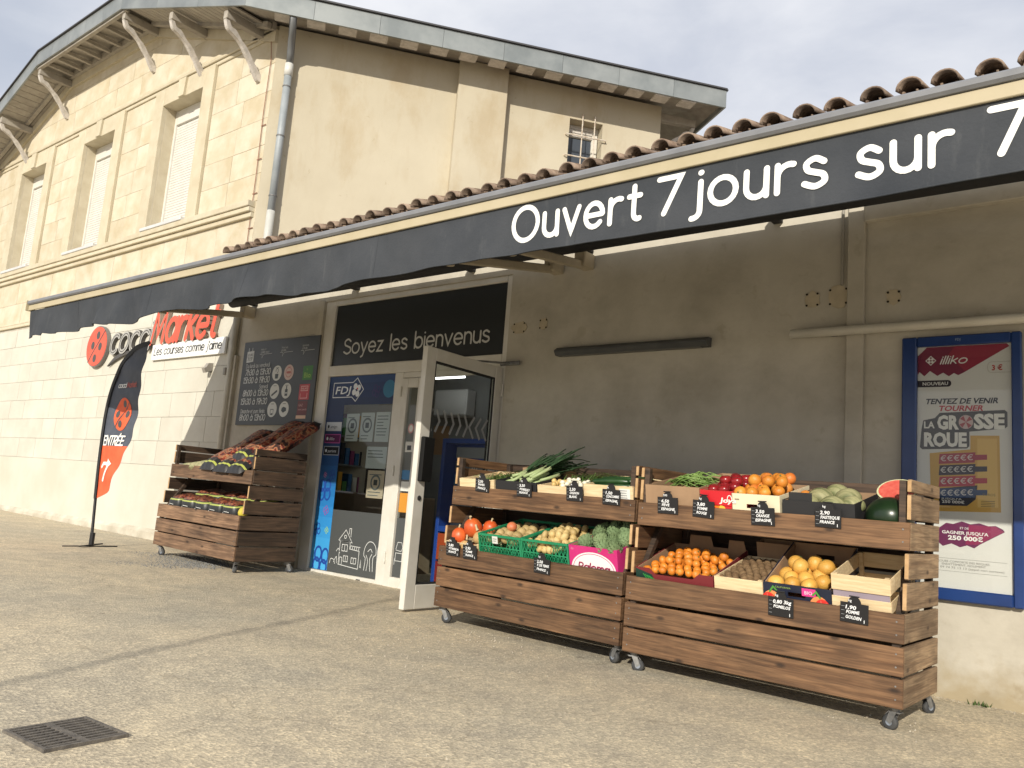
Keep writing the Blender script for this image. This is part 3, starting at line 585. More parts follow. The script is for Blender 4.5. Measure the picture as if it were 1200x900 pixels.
# ------------------------------------------------------------------ shop
shop = empty('shop', T(-4.5, 0, 0), 'low cream rendered grocery shop with clay tiled eaves and white glazed entrance', 'shop')
sp_ = lambda mb, name, mt, smooth=False: mb_parent(mb, name, mt, shop, smooth)
def shop_wall_mat():
    mt = M('shop_render', (.46, .425, .355), (.53, .495, .42), scale=1.2, rough=.92, bump=.3, bscale=14, det=7); t = mt.node_tree; p = t.nodes['Principled BSDF']; L = t.links.new
    src = p.inputs['Base Color'].links[0].from_socket
    tc_ = t.nodes.new('ShaderNodeTexCoord'); mp_ = t.nodes.new('ShaderNodeMapping'); mp_.inputs['Scale'].default_value = (1.1, 2, .9); L(tc_.outputs['Object'], mp_.inputs[0])
    n = t.nodes.new('ShaderNodeTexNoise'); n.inputs['Scale'].default_value = 1.6; n.inputs['Detail'].default_value = 7; n.inputs['Roughness'].default_value = .7; L(mp_.outputs[0], n.inputs[0])
    r_ = t.nodes.new('ShaderNodeValToRGB'); r_.color_ramp.elements[0].position = .45; r_.color_ramp.elements[1].position = .72; r_.color_ramp.elements[0].color = (1, 1, 1, 1); r_.color_ramp.elements[1].color = (.70, .68, .65, 1); L(n.outputs[0], r_.inputs[0])
    x = t.nodes.new('ShaderNodeMix'); x.data_type = 'RGBA'; x.blend_type = 'MULTIPLY'; x.inputs[0].default_value = .55; L(src, x.inputs[6]); L(r_.outputs[0], x.inputs[7])
    n2 = t.nodes.new('ShaderNodeTexNoise'); n2.inputs['Scale'].default_value = 9; n2.inputs['Detail'].default_value = 6; L(tc_.outputs['Object'], n2.inputs[0])
    sx = t.nodes.new('ShaderNodeSeparateXYZ'); L(tc_.outputs['Object'], sx.inputs[0])
    ad = t.nodes.new('ShaderNodeMath'); ad.operation = 'MULTIPLY_ADD'; L(n2.outputs[0], ad.inputs[0]); ad.inputs[1].default_value = -.5; L(sx.outputs['Z'], ad.inputs[2])
    mr = t.nodes.new('ShaderNodeMapRange'); mr.inputs[1].default_value = -.26; mr.inputs[2].default_value = -.02; mr.inputs[3].default_value = 1; mr.inputs[4].default_value = 0; L(ad.outputs[0], mr.inputs[0])
    y = t.nodes.new('ShaderNodeMix'); y.data_type = 'RGBA'; y.inputs[7].default_value = (.36, .30, .20, 1); L(mr.outputs[0], y.inputs[0]); L(x.outputs[2], y.inputs[6]); L(y.outputs[2], p.inputs['Base Color']); return mt
SW = shop_wall_mat(); stain(SW, .8, (.80, .79, .78), .5, .68, (1, 1, 1.6)); stain(SW, 5, (.90, .88, .85), .6, .66)
FX0, FX1, FZ = -7.975, -5.065, 3.19
sp_(MB().box(-9.745, 0, -.2, FX0, .25, 3.86), 'wall', SW)
sp_(MB().box(FX1, 0, -.2, 1.6, .25, 3.86), 'wall', SW)
sp_(MB().box(FX0+.0, 0, FZ, FX1-.0, .25, 3.86), 'wall', SW)
sp_(MB().box(-1.86, -.035, -.1, -1.74, -.0005, 3.86, .006), 'pilaster', SW)
sp_(MB().box(-1.738, -.07, 3.165, 1.6, -.0005, 3.86, .006), 'lintel', SW)
sp_(MB().prism([(-9.745, -.1), (-9.70, -.1), (-9.70, 2.62), (-9.745, 2.62)], -.05, -.0005), 'corner_upstand', SW)
sp_(MB().box(-8.07, -.022, -.1, FX0-.001, -.0005, 3.2, .004), 'door_jamb_render', SW)
sp_(MB().box(1.35, .26, -.2, 1.6, 6, 3.86), 'side_wall', SW)
MB_ = MB()
# chipped base at the jamb
mb = MB()
for i in range(9):
    z = .0+i*.045; r_ = .05-.004*i
    mb.add([(-8.07+rnd.uniform(-.02, .02), -.024, z), (-8.0+rnd.uniform(-.01, .015), -.023-rnd.uniform(.0, r_), z), (-7.985, -.023, z+.05), (-8.06, -.023, z+.05)], [(0,1,2,3)])
sp_(mb, 'chipped_base', M('bare_mortar', (.42, .36, .27), (.28, .24, .18), scale=30, rough=1))
CON = M('conduit_grey', (.30, .28, .24), rough=.7)
sp_(MB().tube([(-1.90, -.02, 3.3), (-1.90, -.02, 2.72)], .011, 6), 'thin_conduit', CON)
sp_(MB().tube([(-9.79+.0, -.05, .0), (-9.79, -.05, 1.6), (-9.79, -.05, 3.2)], .045, 10), 'corner_pipe', M('painted_pipe', (.60, .56, .46), (.5, .46, .37), scale=5, rough=.7), True)
# patched fixings
for (x, z, ww, hh2) in ((-2.12, 2.635, .11, .13), (-1.93, 2.64, .16, .16), (-1.55, 2.60, .10, .10), (-4.93, 2.635, .17, .12), (-4.64, 2.65, .10, .11)):
    mb = MB().mat(M('filler_patch', (.50, .43, .31), (.42, .36, .26), scale=12, rough=.95))
    mb.prism([(x+ww/2*math.cos(a)*rnd.uniform(.85, 1.25), z+hh2/2*math.sin(a)*rnd.uniform(.85, 1.25)) for a in [k*.524 for k in range(12)]], -.006, -.0008)
    mb.mat(M('hole_dark', (.03, .025, .02), rough=1))
    for sx_ in (-1, 1):
        for sz_ in (-1, 1): mb.prism([(x+sx_*ww*.36+.009*math.cos(a), z+sz_*hh2*.33+.009*math.sin(a)) for a in [k*1.047 for k in range(6)]], -.008, -.0062)
    sp_(mb, 'wall_fixing', None)
# clay tile eaves
TILE = M('clay_tile', (.155, .105, .078), (.30, .225, .17), scale=7, rough=.9, bump=.4, bscale=40, rand=.22, det=6)
stain(TILE, 9, (.55, .5, .42), .55, .62); stain(TILE, 30, (1.25, 1.2, 1.0), .6, .64)
TILED = M('lichen_tile', (.13, .09, .07), (.24, .18, .13), scale=14, rough=.95, rand=.2)
pit = 17; sl_len = .42
def tile_mesh(name, r0, r1, conv, mt):
    mb = MB(); n = 10; L_ = sl_len; vs = []
    for (yy, r_) in ((0, r0), (L_, r1)):
        for rr_ in (r_, r_-.014):
            for k in range(n+1):
                a = math.pi*k/n; s_ = 1 if conv else -1; vs.append((rr_*math.cos(a), yy, s_*rr_*math.sin(a)*.88))
    m_ = n+1; fs = []
    for k in range(n):
        fs += [(k, k+1, 2*m_+k+1, 2*m_+k), (m_+k+1, m_+k, 3*m_+k, 3*m_+k+1), (k+1, k, m_+k, m_+k+1), (2*m_+k, 2*m_+k+1, 3*m_+k+1, 3*m_+k)]
    fs += [(0, 2*m_, 3*m_, m_), (n, m_+n, 3*m_+n, 2*m_+n)]
    if not conv: fs = [f[::-1] for f in fs]
    mb.add(vs, fs); me = bpy.data.meshes.new(name); me.from_pydata(mb.v, [], mb.f); me.materials.append(mt); me.polygons.foreach_set('use_smooth', [True]*len(me.polygons)); me.update(); return me
cov, chn = tile_mesh('cover_tile', .088, .074, True, TILE), tile_mesh('channel_tile', .082, .094, False, TILED)
roof = empty('tiled_roof', T(0, 0, 0)); roof.parent = shop; roof.matrix_parent_inverse = shop.matrix_world.inverted()
for i in range(47):
    x = -9.62+i*.236
    link(cov, 'cover_tile', roof, T(x+rnd.uniform(-.012, .012), -.42+rnd.uniform(-.02, .012), 3.915+rnd.uniform(-.006, .006)) @ RX(pit) @ RZ(rnd.uniform(-1.5, 1.5)) @ RY(rnd.uniform(-3, 3)))
    link(chn, 'channel_tile', roof, T(x+.118, -.38+rnd.uniform(-.015, .015), 3.925) @ RX(pit) @ RZ(rnd.uniform(-1, 1)))
mb = MB()
for rw in range(1, 16):
    yy, zz_ = -.42+.34*rw*math.cos(R(pit)), 3.90+.34*rw*math.sin(R(pit))+.008*rw
    for i in range(47):
        x = -9.62+i*.236
        if x < -9.75+yy*.727-(.0): continue
        mm = T(x, yy, zz_) @ RX(pit)
        n = 5
        for (cx, rr_, sg) in ((0, .08, 1), (.118, .08, -1)):
            vs = [(cx+rr_*math.cos(math.pi*k/n), y_, sg*rr_*.8*math.sin(math.pi*k/n)+(.02 if sg < 0 else 0)) for y_ in (0, .42) for k in range(n+1)]
            mb.add(vs, [(k, k+1, n+2+k, n+1+k) if sg > 0 else (k+1, k, n+1+k, n+2+k) for k in range(n)], mm)
o = mb.build('upper_tiles', TILE, roof, True); o['kind'] = 'stuff'
mm = T(0, -.36, 3.82) @ RX(pit); mb = MB()
mb.add([mm @ Vector(p) for p in ((-9.7, 0, 0), (1.6, 0, 0), (1.6, 6.2, 0), (-5.0, 6.2, 0), (-9.7, 0, -.04), (1.6, 0, -.04), (1.6, 6.2, -.04), (-5.0, 6.2, -.04))], [(0,1,2,3),(7,6,5,4),(0,4,5,1),(1,5,6,2),(2,6,7,3),(3,7,4,0)])
mb.build('roof_deck', GREYW, roof)
MB().box(-9.72, -.36, 3.74, 1.6, -.001, 3.80, .004).build('eaves_board', GREYW, roof)

# entrance: frame, fixed panes, leaves
ent = empty('entrance', T(0, .015, 0)); ent.parent = shop; ent.matrix_parent_inverse = shop.matrix_world.inverted()
def fbar(x0, z0, x1, z1, y0=0, y1=.07, nm='frame_bar', c=.006): return MB().box(x0, y0, z0, x1, y1, z1, c).build(nm, PVC, ent)
fbar(FX0, -.05, -7.79, 3.19); fbar(-5.137, -.05, FX1, 3.19)
fbar(-7.789, 3.128, -5.138, 3.19); fbar(-7.789, 2.27, -5.138, 2.395); fbar(-7.789, -.05, -6.638, .055); fbar(-6.637, -.05, -6.50, 2.269)
fbar(-6.499, -.02, -6.41, 2.20, -.012, .055, 'leaf_stile'); fbar(-6.255, -.02, -6.19, 2.20, -.012, .055, 'leaf_stile'); fbar(-6.409, -.02, -6.256, .115, -.012, .055, 'leaf_rail'); fbar(-6.409, 2.10, -6.256, 2.20, -.012, .055, 'leaf_rail')
fbar(-6.499, 2.205, -5.14, 2.268, .0, .06, 'head_bar')
for (x, z) in ((-7.66, -.0), (-6.9, .0)): MB().box(x-.03, -.004, z+.012, x+.03, -.0005, z+.03).build('drain_slot', BLACKM, ent)
for z in (.25, 1.15, 2.0): MB().tube([(-6.50, -.02, z), (-6.50, -.02, z+.11)], .011, 8).build('hinge', PVC, ent)
MB().box(-7.789, .03, .056, -6.638, .036, 2.269).build('pane', GLASS, ent)
MB().box(-6.409, .02, .116, -6.256, .026, 2.099).build('pane', GLASS, ent)
# welcome panel
pn = MB().box(-7.789, .028, 2.396, -5.138, .034, 3.127).build('welcome_panel', M('charcoal_panel', (.030, .033, .035), rough=.35), ent)
stroke_words(pn, M('dim_white_letters', (.58, .58, .56), rough=.5), 'Soyez les bienvenus', -7.60, 2.535, 2.27, .118, .021, .0265, space=.36)
# window film and stickers (y just outside the pane)
ys = .0285
film = MB(); NAVY, BLUE, SKYB = flat('1c3464'), flat('1f62ae'), flat('3b93d2')
def vgrad(mb, x0, x1, z0, z1, cols, y):
    n = len(cols)
    for i, c in enumerate(cols): rect(mb, flat(c), x0, z0+(z1-z0)*i/n, x1, z0+(z1-z0)*(i+1)/n, y)
vgrad(film, -7.785, -7.475, .06, 1.93, ['49a6dd','429fd9','3b98d5','3590d0','2f88ca','2a7fc2','2676b9','226dae','2063a2','1e5896','1d4d86','1c4378','1b3b6c','1a3462','1a305b','192d56'], ys)
vgrad(film, -7.785, -6.642, 1.93, 2.265, ['1a2f58','1b3260','1e3868','233f70'], ys)
film.mat(flat('2a6f94')).disc(-6.74, 2.10, .10, .10, ys-.0006)
for i, (x, z, r_, c) in enumerate([(-7.60, .16, .16, '1d4496'), (-7.66, .95, .13, '1d4496'), (-7.72, .50, .07, '1d4496'), (-7.56, 1.12, .06, '1d4496'), (-7.60, .72, .05, '8a4f9e'), (-7.55, .50, .035, '9fc45a'), (-7.68, 1.12, .03, 'c77aa8'), (-6.95, 2.08, .07, '3a2f66')]):
    film.mat(flat(c))
    for k in range(4):
        a = k*90+38+i*11; cx, cz = x+r_*.55*math.cos(R(a)), z+r_*.55*math.sin(R(a)); ribbon(film, arc(cx, cz, r_*.36, r_*.5, 0, 360, 14), r_*.16, lambda p, q_, k=k: (max(-7.784, min(-7.476, p)) if x < -7.3 else p, ys-.0006-.0004*k, max(.062, q_)))
FW = flat('dfe4ec'); film.mat(FW)
ribbon(film, [(-7.70, 2.02), (-7.70, 2.19), (-7.36, 2.19), (-7.29, 2.24), (-7.17, 2.105), (-7.29, 1.97), (-7.36, 2.02), (-7.70, 2.02)], .010, plane_fn(ys-.001))
font_text(film, 'FDJ', -7.66, 2.06, .09, plane_fn(ys-.0012), width=.26, shear=.2, bold=.012)
for k in range(4):
    a = k*90+30; film.disc(-7.29+.045*math.cos(R(a)), 2.10+.05*math.sin(R(a)), .034, .036, ys-.0012-.0003*k, 14)
film.mat(flat('c23b40')).disc(-7.275, 2.115, .012, .012, ys-.003, 10)
# grey film with white line drawing
film.mat(flat('4a4d4e')); rect(film, flat('4a4d4e'), -7.474, .06, -6.642, .74, ys); rect(film, flat('4a4d4e'), -6.407, .118, -6.258, .72, .0185)
LW = flat('d5d7d6'); film.mat(LW); pf = plane_fn(ys-.0008); lw = .0065
dr = lambda pts: ribbon(film, [(-7.42+p[0], .13+p[1]) for p in pts], lw, pf, None)
dr([(.13,.02),(.13,.28),(.30,.27),(.30,.20),(.46,.19),(.46,.0),(.13,.02)]); dr([(.10,.28),(.21,.40),(.33,.27),(.10,.28)]); dr([(.27,.36),(.27,.42),(.30,.42),(.30,.33)])
for (x, z, ww, hh2) in ((.17, .17, .09, .07), (.21, .06, .07, .06), (.34, .05, .08, .06)): dr([(x,z),(x+ww,z),(x+ww,z+hh2),(x,z+hh2),(x,z)]); dr([(x+ww/2,z),(x+ww/2,z+hh2)])
dr([(.145,.02),(.145,.10),(.185,.10),(.185,.02)]); 
for k in range(5): dr([(.31+.035*k,.20),(.31+.035*k,.235)])
dr([(.30,.236),(.47,.23)]); dr(arc(.21, .325, .018, .018, 0, 360, 10))
dr(spl([(-.02,.02),(.0,.07),(.05,.06),(.07,.02)])); dr(spl([(.05,.04),(.09,.10),(.10,.03)])); dr(spl([(.08,.16),(.11,.19),(.14,.14)]))
dr(spl([(.56,.0),(.57,.12),(.54,.16),(.55,.24),(.60,.30),(.67,.30),(.72,.25),(.73,.18),(.69,.14),(.70,.0)])); dr(spl([(.60,.0),(.61,.10),(.58,.16)])); dr(spl([(.66,.0),(.64,.12),(.67,.18)])); dr([(.76,.0),(.75,.20),(.79,.46),(.815,.20),(.80,.0)]); dr([(.79,.05),(.79,.36)])
dr([(.49,.02),(.50,.10),(.51,.02)]); dr(spl([(.60,.20),(.64,.23),(.67,.2)]))
pf2 = plane_fn(.0178); 
for pts in ([(-6.38,.40),(-6.36,.47),(-6.30,.47),(-6.28,.42),(-6.30,.38),(-6.38,.39)], [(-6.38,.28),(-6.28,.28),(-6.28,.36),(-6.38,.36),(-6.38,.28)], [(-6.39,.24),(-6.39,.30)], [(-6.27,.24),(-6.27,.30)]): ribbon(film, pts, .005, pf2)
# three small brand stickers
for (z, c, e_, tx) in ((1.68, 'c9cdd2', 'c9cdd2', 'amigo'), (1.54, '5a1c52', 'c85aa0', 'illiko'), (1.40, '12161f', 'b9bdc4', 'parions')):
    rect(film, flat(e_), -7.76, z-.052, -7.485, z+.052, ys-.0006); rect(film, flat(c), -7.752, z-.044, -7.493, z+.044, ys-.0012)
    film.mat(flat('2a2e38') if c == 'c9cdd2' else FW); font_text(film, tx, -7.68, z-.018, .036, plane_fn(ys-.0018), shear=.2); film.disc(-7.715, z, .018, .02, ys-.0018, 10)
film.build('window_film', None, ent)
# notices taped inside the pane
NOT = MB()
def notice(x0, z0, x1, z1, seed, tint='c9ccc9'):
    rr_ = random.Random(seed); mb = MB(); rect(mb, flat(tint), x0, z0, x1, z1, .048)
    mb.mat(flat('5b5f60')); y = z1-.04
    for k in range(3 if seed % 2 else 7):
        if seed % 3 == 0 and k == 1:
            cx, cz = (x0+x1)/2, (z0+z1)/2+.02; ribbon(mb, arc(cx, cz, .07, .075, 0, 360, 20), .022, plane_fn(.0474)); mb.mat(flat('3a3d3e')); mb.prism([(cx-.03, cz-.03), (cx+.03, cz-.03), (cx+.03, cz+.03), (cx-.03, cz+.03)], .0474, .0478); mb.mat(flat('5b5f60')); y = z0+.07
        rect(mb, flat('6a6e6f'), x0+.025, y-.010, x0+.025+(x1-x0-.05)*rr_.uniform(.55, 1), y, .0474); y -= .035
        if y < z0+.03: break
    mb.build('notice', None, ent)
notice(-7.43, 1.515, -7.21, 1.83, 3); notice(-7.18, 1.515, -6.955, 1.84, 9); notice(-6.93, 1.515, -6.70, 1.845, 2)
notice(-7.03, 1.22, -6.70, 1.46, 5, 'c4c8c6'); notice(-6.97, .90, -6.70, 1.20, 6, 'cdb9a0')
notice(-7.43, 1.93, -6.70, 2.02, 1, 'b9bcbb')
for (x, z, r_, c) in ((-6.33, 1.66, .045, 'c58f90'), (-6.33, 1.50, .0, 'd0d0cc')):
    mb = MB()
    if r_: mb.mat(flat(c)); ribbon(mb, arc(x, z, r_*.8, r_, 0, 360, 18), .014, plane_fn(.0185)); mb.mat(flat('d9d9d5')).disc(x, z, r_*.7, r_*.8, .0190)
    else: rect(mb, flat(c), x-.06, z-.09, x+.06, z+.02, .0185); rect(mb, flat('3b3f45'), x-.03, z-.07, x+.03, z-.02, .018)
    mb.build('sticker', None, ent)
mb = MB(); rect(mb, flat('c98a2e'), -6.40, .78, -6.262, .98, .0185); rect(mb, flat('d8d8d2'), -6.40, 1.0, -6.262, 1.10, .0185); rect(mb, flat('3f78a8'), -6.40, 1.12, -6.262, 1.22, .0185); mb.build('sticker', None, ent)
# open leaf, hinged on the right jamb and standing out from the wall
leaf = empty('open_door', T(-5.115, -.01, .02) @ RZ(93.5)); leaf.parent = shop; leaf.matrix_parent_inverse = shop.matrix_world.inverted()
# local: x from hinge (0) outwards is -x ; build along -x with exterior face towards -y
LWd, LHt = 1.10, 2.225
for nm, a in (('door_stile', (-LWd, 0, -LWd+.125, LHt)), ('door_stile', (-.105, 0, 0, LHt)), ('door_rail', (-LWd+.1255, 0, -.1055, .20)), ('door_rail', (-LWd+.1255, LHt-.11, -.1055, LHt))):
    MB().box(a[0], -.028, a[1], a[2], .028, a[3], .005).build(nm, PVC, leaf)
for s_ in (-.022, .012):
    q = MB(); X0, X1, Z0, Z1 = -LWd+.126, -.106, .201, LHt-.111
    q.box(X0, s_, Z0, X0+.014, s_+.01, Z1); q.box(X1-.014, s_, Z0, X1, s_+.01, Z1); q.box(X0+.0145, s_, Z0, X1-.0145, s_+.01, Z0+.014); q.box(X0+.0145, s_, Z1-.014, X1-.0145, s_+.01, Z1); q.build('glazing_bead', BLACKM, leaf)
MB().box(-LWd+.1262, -.004, .2015, -.1062, .004, LHt-.1115).build('pane', GLASS, leaf)
MB().box(-LWd+.015, -.075, 1.06, -LWd+.155, -.0285, 1.44, .008).build('handle_plate', M('handle_black', (.008, .008, .008), rough=.6, spec=.2), leaf)
MB().tube([(-LWd+.065, -.034, .92), (-LWd+.065, -.026, .92)], .022, 12).build('lock', BLACKM, leaf)
for z in (.25, 1.1, 1.95): MB().tube([(.012, -.03, z), (.012, -.03, z+.12)], .012, 8).build('hinge', PVC, leaf)
mb = MB().mat(M('etched_chevron', (.32, .33, .33), rough=.8))
for i in range(9):
    xx = -.15-i*.098
    ribbon(mb, [(xx, 1.60+.10), (xx-.07, 1.60), (xx, 1.60-.10)] if i < 3 or i > 7 else [(xx-.05, 1.70), (xx, 1.60), (xx-.05, 1.5)], .026, plane_fn(-.0045), caps=False)
mb.build('chevron_band', None, leaf)
cl = MB(); cl.box(-.02, -.035, 2.262, .22, .0, 2.30, .008); cl.build('closer_body', STEEL, ent).location = (-5.08, -.035, 0)
MB().tube([(-5.02, -.05, 2.285), (-5.13, -.27, 2.27), (-5.10, -.45, 2.235)], .011, 6).build('closer_arm', STEEL, ent)
# interior
room = empty('shop_interior', T(-6, 3, 0)); room.parent = shop; room.matrix_parent_inverse = shop.matrix_world.inverted()
def rp(mb, name, mt): return mb_parent(mb, name, mt, room)
IW = M('interior_wall', (.20, .21, .21), (.16, .165, .17), scale=2, rough=.8)
rp(MB().box(-9.6, .26, -.02, -3.4, 4.6, .004), 'room_floor', M('tile_floor', (.40, .37, .33), (.32, .30, .28), scale=2, rough=.35))
rp(MB().box(-9.6, 4.6, 0, -3.4, 4.7, 2.75), 'room_wall', IW); rp(MB().box(-9.7, .26, 0, -9.6, 4.7, 2.75), 'room_wall', IW); rp(MB().box(-3.4, .26, 0, -3.3, 4.7, 2.75), 'room_wall', IW)
rp(MB().box(-9.7, .26, 2.75, -3.3, 4.7, 2.80), 'room_ceiling', M('ceiling_white', (.42, .42, .41), rough=.9))
LAMP = M('lamp_glow', (1, .98, .93), emit=5)
for (x, y) in ((-7.0, 1.1), (-7.9, 2.6), (-5.2, 2.6)): rp(MB().box(x-.5, y-.06, 2.69, x+.5, y+.06, 2.74), 'strip_lamp', LAMP)
rp(MB().box(-9.6, 2.16, 0, -6.6, 2.22, 2.749), 'partition', IW)
rp(MB().box(-7.95, 1.96, 2.06, -7.35, 2.155, 2.42, .02), 'air_conditioner', M('ac_white', (.55, .55, .55), rough=.5))
rp(MB().box(-7.50, 1.35, 2.47, -6.95, 1.47, 2.50), 'strip_lamp', LAMP)
for x_, z_, c_ in ((-8.6, 1.5, '7d8487'), (-8.1, 1.55, '8f6c4a'), (-7.7, 1.2, '5b6f86'), (-7.1, 1.45, '8a8d8c')): q_ = MB(); rect(q_, flat(c_), x_, z_, x_+.3, z_+.4, 2.157); rp(q_, 'wall_notice', None)
# shelves with goods inside
gc = [hexc(h) for h in ('b8452c', 'd9a23a', '3f6e9c', 'e4e0d4', '4f8a4a', '8c3f6b', '2b2f3a')]
GD = [M('goods_%s' % n_, c, rough=.6) for n_, c in zip(('red', 'amber', 'blue', 'cream', 'green', 'plum', 'dark'), gc)]
for (x0, y0, x1, y1) in ((-9.3, .8, -8.7, 2.0), (-7.0, 3.6, -4.2, 4.2), (-4.4, .8, -3.9, 3.4)):
    for k in range(5):
        rp(MB().box(x0, y0, .15+k*.38, x1, y1, .17+k*.38), 'shelf_board', IW); mb = MB(); n = 14
        for i in range(n):
            f0 = i/n; 
            for j in range(1):
                mb.mat(rnd.choice(GD))
                if x1-x0 > y1-y0: a = x0+(x1-x0)*f0; mb.box(a+.01, y0+.01, .171+k*.38, a+(x1-x0)/n-.01, y1-.02, .171+k*.38+rnd.uniform(.15, .3))
                else: a = y0+(y1-y0)*f0; mb.box(x0+.02, a+.01, .171+k*.38, x1-.01, a+(y1-y0)/n-.01, .171+k*.38+rnd.uniform(.15, .3))
        rp(mb, 'shelf_goods', None)['kind'] = 'stuff'
rp(MB().box(-8.6, .9, 0, -7.3, 1.5, .95, .01), 'counter', M('counter_wood', (.34, .26, .18), (.28, .2, .13), scale=4, rough=.5))
rp(MB().box(-8.1, 1.0, .951, -7.8, 1.2, 1.28, .01), 'till_screen', BLACKM)
# blue framed display stand seen through the open leaf
bs = MB(); bs.mat(M('royal_blue_frame', (.015, .06, .30), rough=.4)); X0, X1, Y = -6.42, -5.54, .62
bs.box(X0, Y, .0, X0+.05, Y+.25, 1.62, .006); bs.box(X1-.05, Y, .0, X1, Y+.25, 1.62, .006); bs.box(X0+.05, Y, 1.57, X1-.05, Y+.25, 1.62); bs.box(X0+.05, Y+.2, 0, X1-.05, Y+.25, 1.57); bs.box(X0+.05, Y, .60, X1-.05, Y+.2, .66)
for k, c in enumerate(('8f9497', '6d7478', '2f6e94', '7c8184', '6c7174', '80868a')): rect(bs, flat(c), X0+.07, 1.42-k*.155, X1-.07, 1.54-k*.155, Y+.19-.02)
rect(bs, flat('a5451f'), X0+.06, .30, X1-.06, .58, Y-.002); bs.mat(flat('d8d8d8')); font_text(bs, '20', X0+.30, 1.27, .08, plane_fn(Y+.165)); rect(bs, flat('7d2320'), X0+.06, .05, X1-.06, .28, Y-.002)
rp(bs, 'display_stand', None)
mb = MB()
for k in range(9):
    mb.mat(GD[(k*3) % 7]); a = k*.7; mb.add([(-5.95+.07*k-.1, .35, .02+.012*k), (-5.95+.07*k+.16, .40, .02+.012*k), (-5.93+.07*k+.13, .58, .08+.012*k), (-5.95+.07*k-.1, .55, .06+.012*k)], [(0,1,2,3)])
rp(mb, 'newspapers', None)['kind'] = 'stuff'

# ------------------------------------------------------------------ awning
aw = empty('awning', T(-4.5, 0, 3.3), 'long charcoal folding awning with cream edge over the shop front', 'awning')
ap = lambda mb, name, mt, smooth=False: mb_parent(mb, name, mt, aw, smooth)
AX0, AX1, AY = -9.80, 1.3, -2.55
FAB = M('charcoal_canvas', (.042, .047, .055), (.056, .061, .070), scale=3, rough=.92, bump=.25, bscale=60, det=6, spec=.25)
def wav(x, z):
    k = max(0, min(1, (2.62-z)/.30)); left = max(0, min(1, (-2.4-x)/3.2))
    a = .012*math.sin(5.3*x+.8*math.sin(1.7*x))+.010*math.sin(13.1*x+2*math.sin(2.3*x))+.0015*math.sin(29*x+3*math.sin(4.1*x))
    return AY-.004-k*(a*(.30+2.2*left)+.006*math.sin(3*x)+.012*left)
def botz(x): left = max(0, min(1, (-2.4-x)/3.5)); return 2.338+.012*math.sin(1.9*x+1)+left*(.020*math.sin(4.4*x)+.003*math.sin(9*x))-(.03 if x < -9.3 else 0)
nx = 560; nz = 7; vs = []
for i in range(nx+1):
    x = AX0+(AX1-AX0)*i/nx; b_ = botz(x)
    for j in range(nz+1): z = 2.638+(b_-2.638)*j/nz; vs.append((x, wav(x, z), z))
n1 = len(vs); vs += [(x, y+.004, z) for x, y, z in vs]
fs = [(i*(nz+1)+j, i*(nz+1)+j+1, (i+1)*(nz+1)+j+1, (i+1)*(nz+1)+j) for i in range(nx) for j in range(nz)]
fs += [tuple(n1+a for a in f[::-1]) for f in fs]
stain(FAB, .9, (.80, .82, .86), .5, .7, (1, 1, 1)); stain(FAB, 5, (1.22, 1.2, 1.16), .58, .66, (2.5, 1, .6))
ap(MB().add(vs, fs), 'valance', FAB, True)
for x_ in (-8.6, -7.1, -5.6, -4.1, -2.5, -.2): ap(MB().tube([(x_, wav(x_, 2.636-k_*.03)-.0008, 2.636-k_*.03) for k_ in range(10)], .0022, 4), 'fabric_seam', FAB)
hem = MB(); o_ = []
for i in range(nx+1):
    x = AX0+(AX1-AX0)*i/nx; o_.append((x, wav(x, botz(x)+.0)-.0015, botz(x)+.004))
ap(MB().tube(o_, .0045, 5), 'valance_hem', FAB, True)
# canvas from roll to rail, slightly sagging
vs = []; ny = 12
for i in range(61):
    x = AX0+(AX1-AX0)*i/60
    for j in range(ny+1): t_ = j/ny; vs.append((x, -.22+(AY+.06+.22)*t_, 3.345-(3.345-2.735)*t_-.05*math.sin(math.pi*t_)))
n1 = len(vs); vs += [(x, y, z-.003) for x, y, z in vs]; fs = [(i*(ny+1)+j, (i+1)*(ny+1)+j, (i+1)*(ny+1)+j+1, i*(ny+1)+j+1) for i in range(60) for j in range(ny)]
fs += [tuple(n1+a for a in f[::-1]) for f in fs]; ap(MB().add(vs, fs), 'canvas', FAB, True)
RAILG = M('grey_front_rail', (.16, .165, .18), (.20, .205, .22), scale=6, rough=.5)
CREAM = M('cream_trim', (.40, .345, .225), (.45, .39, .27), scale=3, rough=.7)
ap(MB().box(AX0-.02, AY-.045, 2.702, AX1, AY+.05, 2.748, .012), 'front_rail', RAILG)
ap(MB().box(AX0-.02, AY-.022, 2.640, AX1, AY-.006, 2.701, .003), 'cream_strip', CREAM)
ap(MB().box(AX0-.03, AY-.05, 2.636, AX0-.021, AY+.05, 2.752, .002), 'rail_cap', CREAM)
ap(MB().tube([(AX0+.16, -.235, 3.285), (AX1, -.235, 3.285)], .070, 16), 'canvas_roll', M('dark_roll', (.018, .018, .02), rough=.8), True)
[ap(MB().box(x_-.04, -.18, 3.27, x_+.04, -.001, 3.36, .01), 'mounting_bracket', BLACKM) for x_ in (-9.45, -7.4, -5.6, -4.5, -4.16, -2.4, -.6, .9)]
ARM = M('cream_arm', (.46, .40, .30), (.40, .34, .25), scale=5, rough=.55)
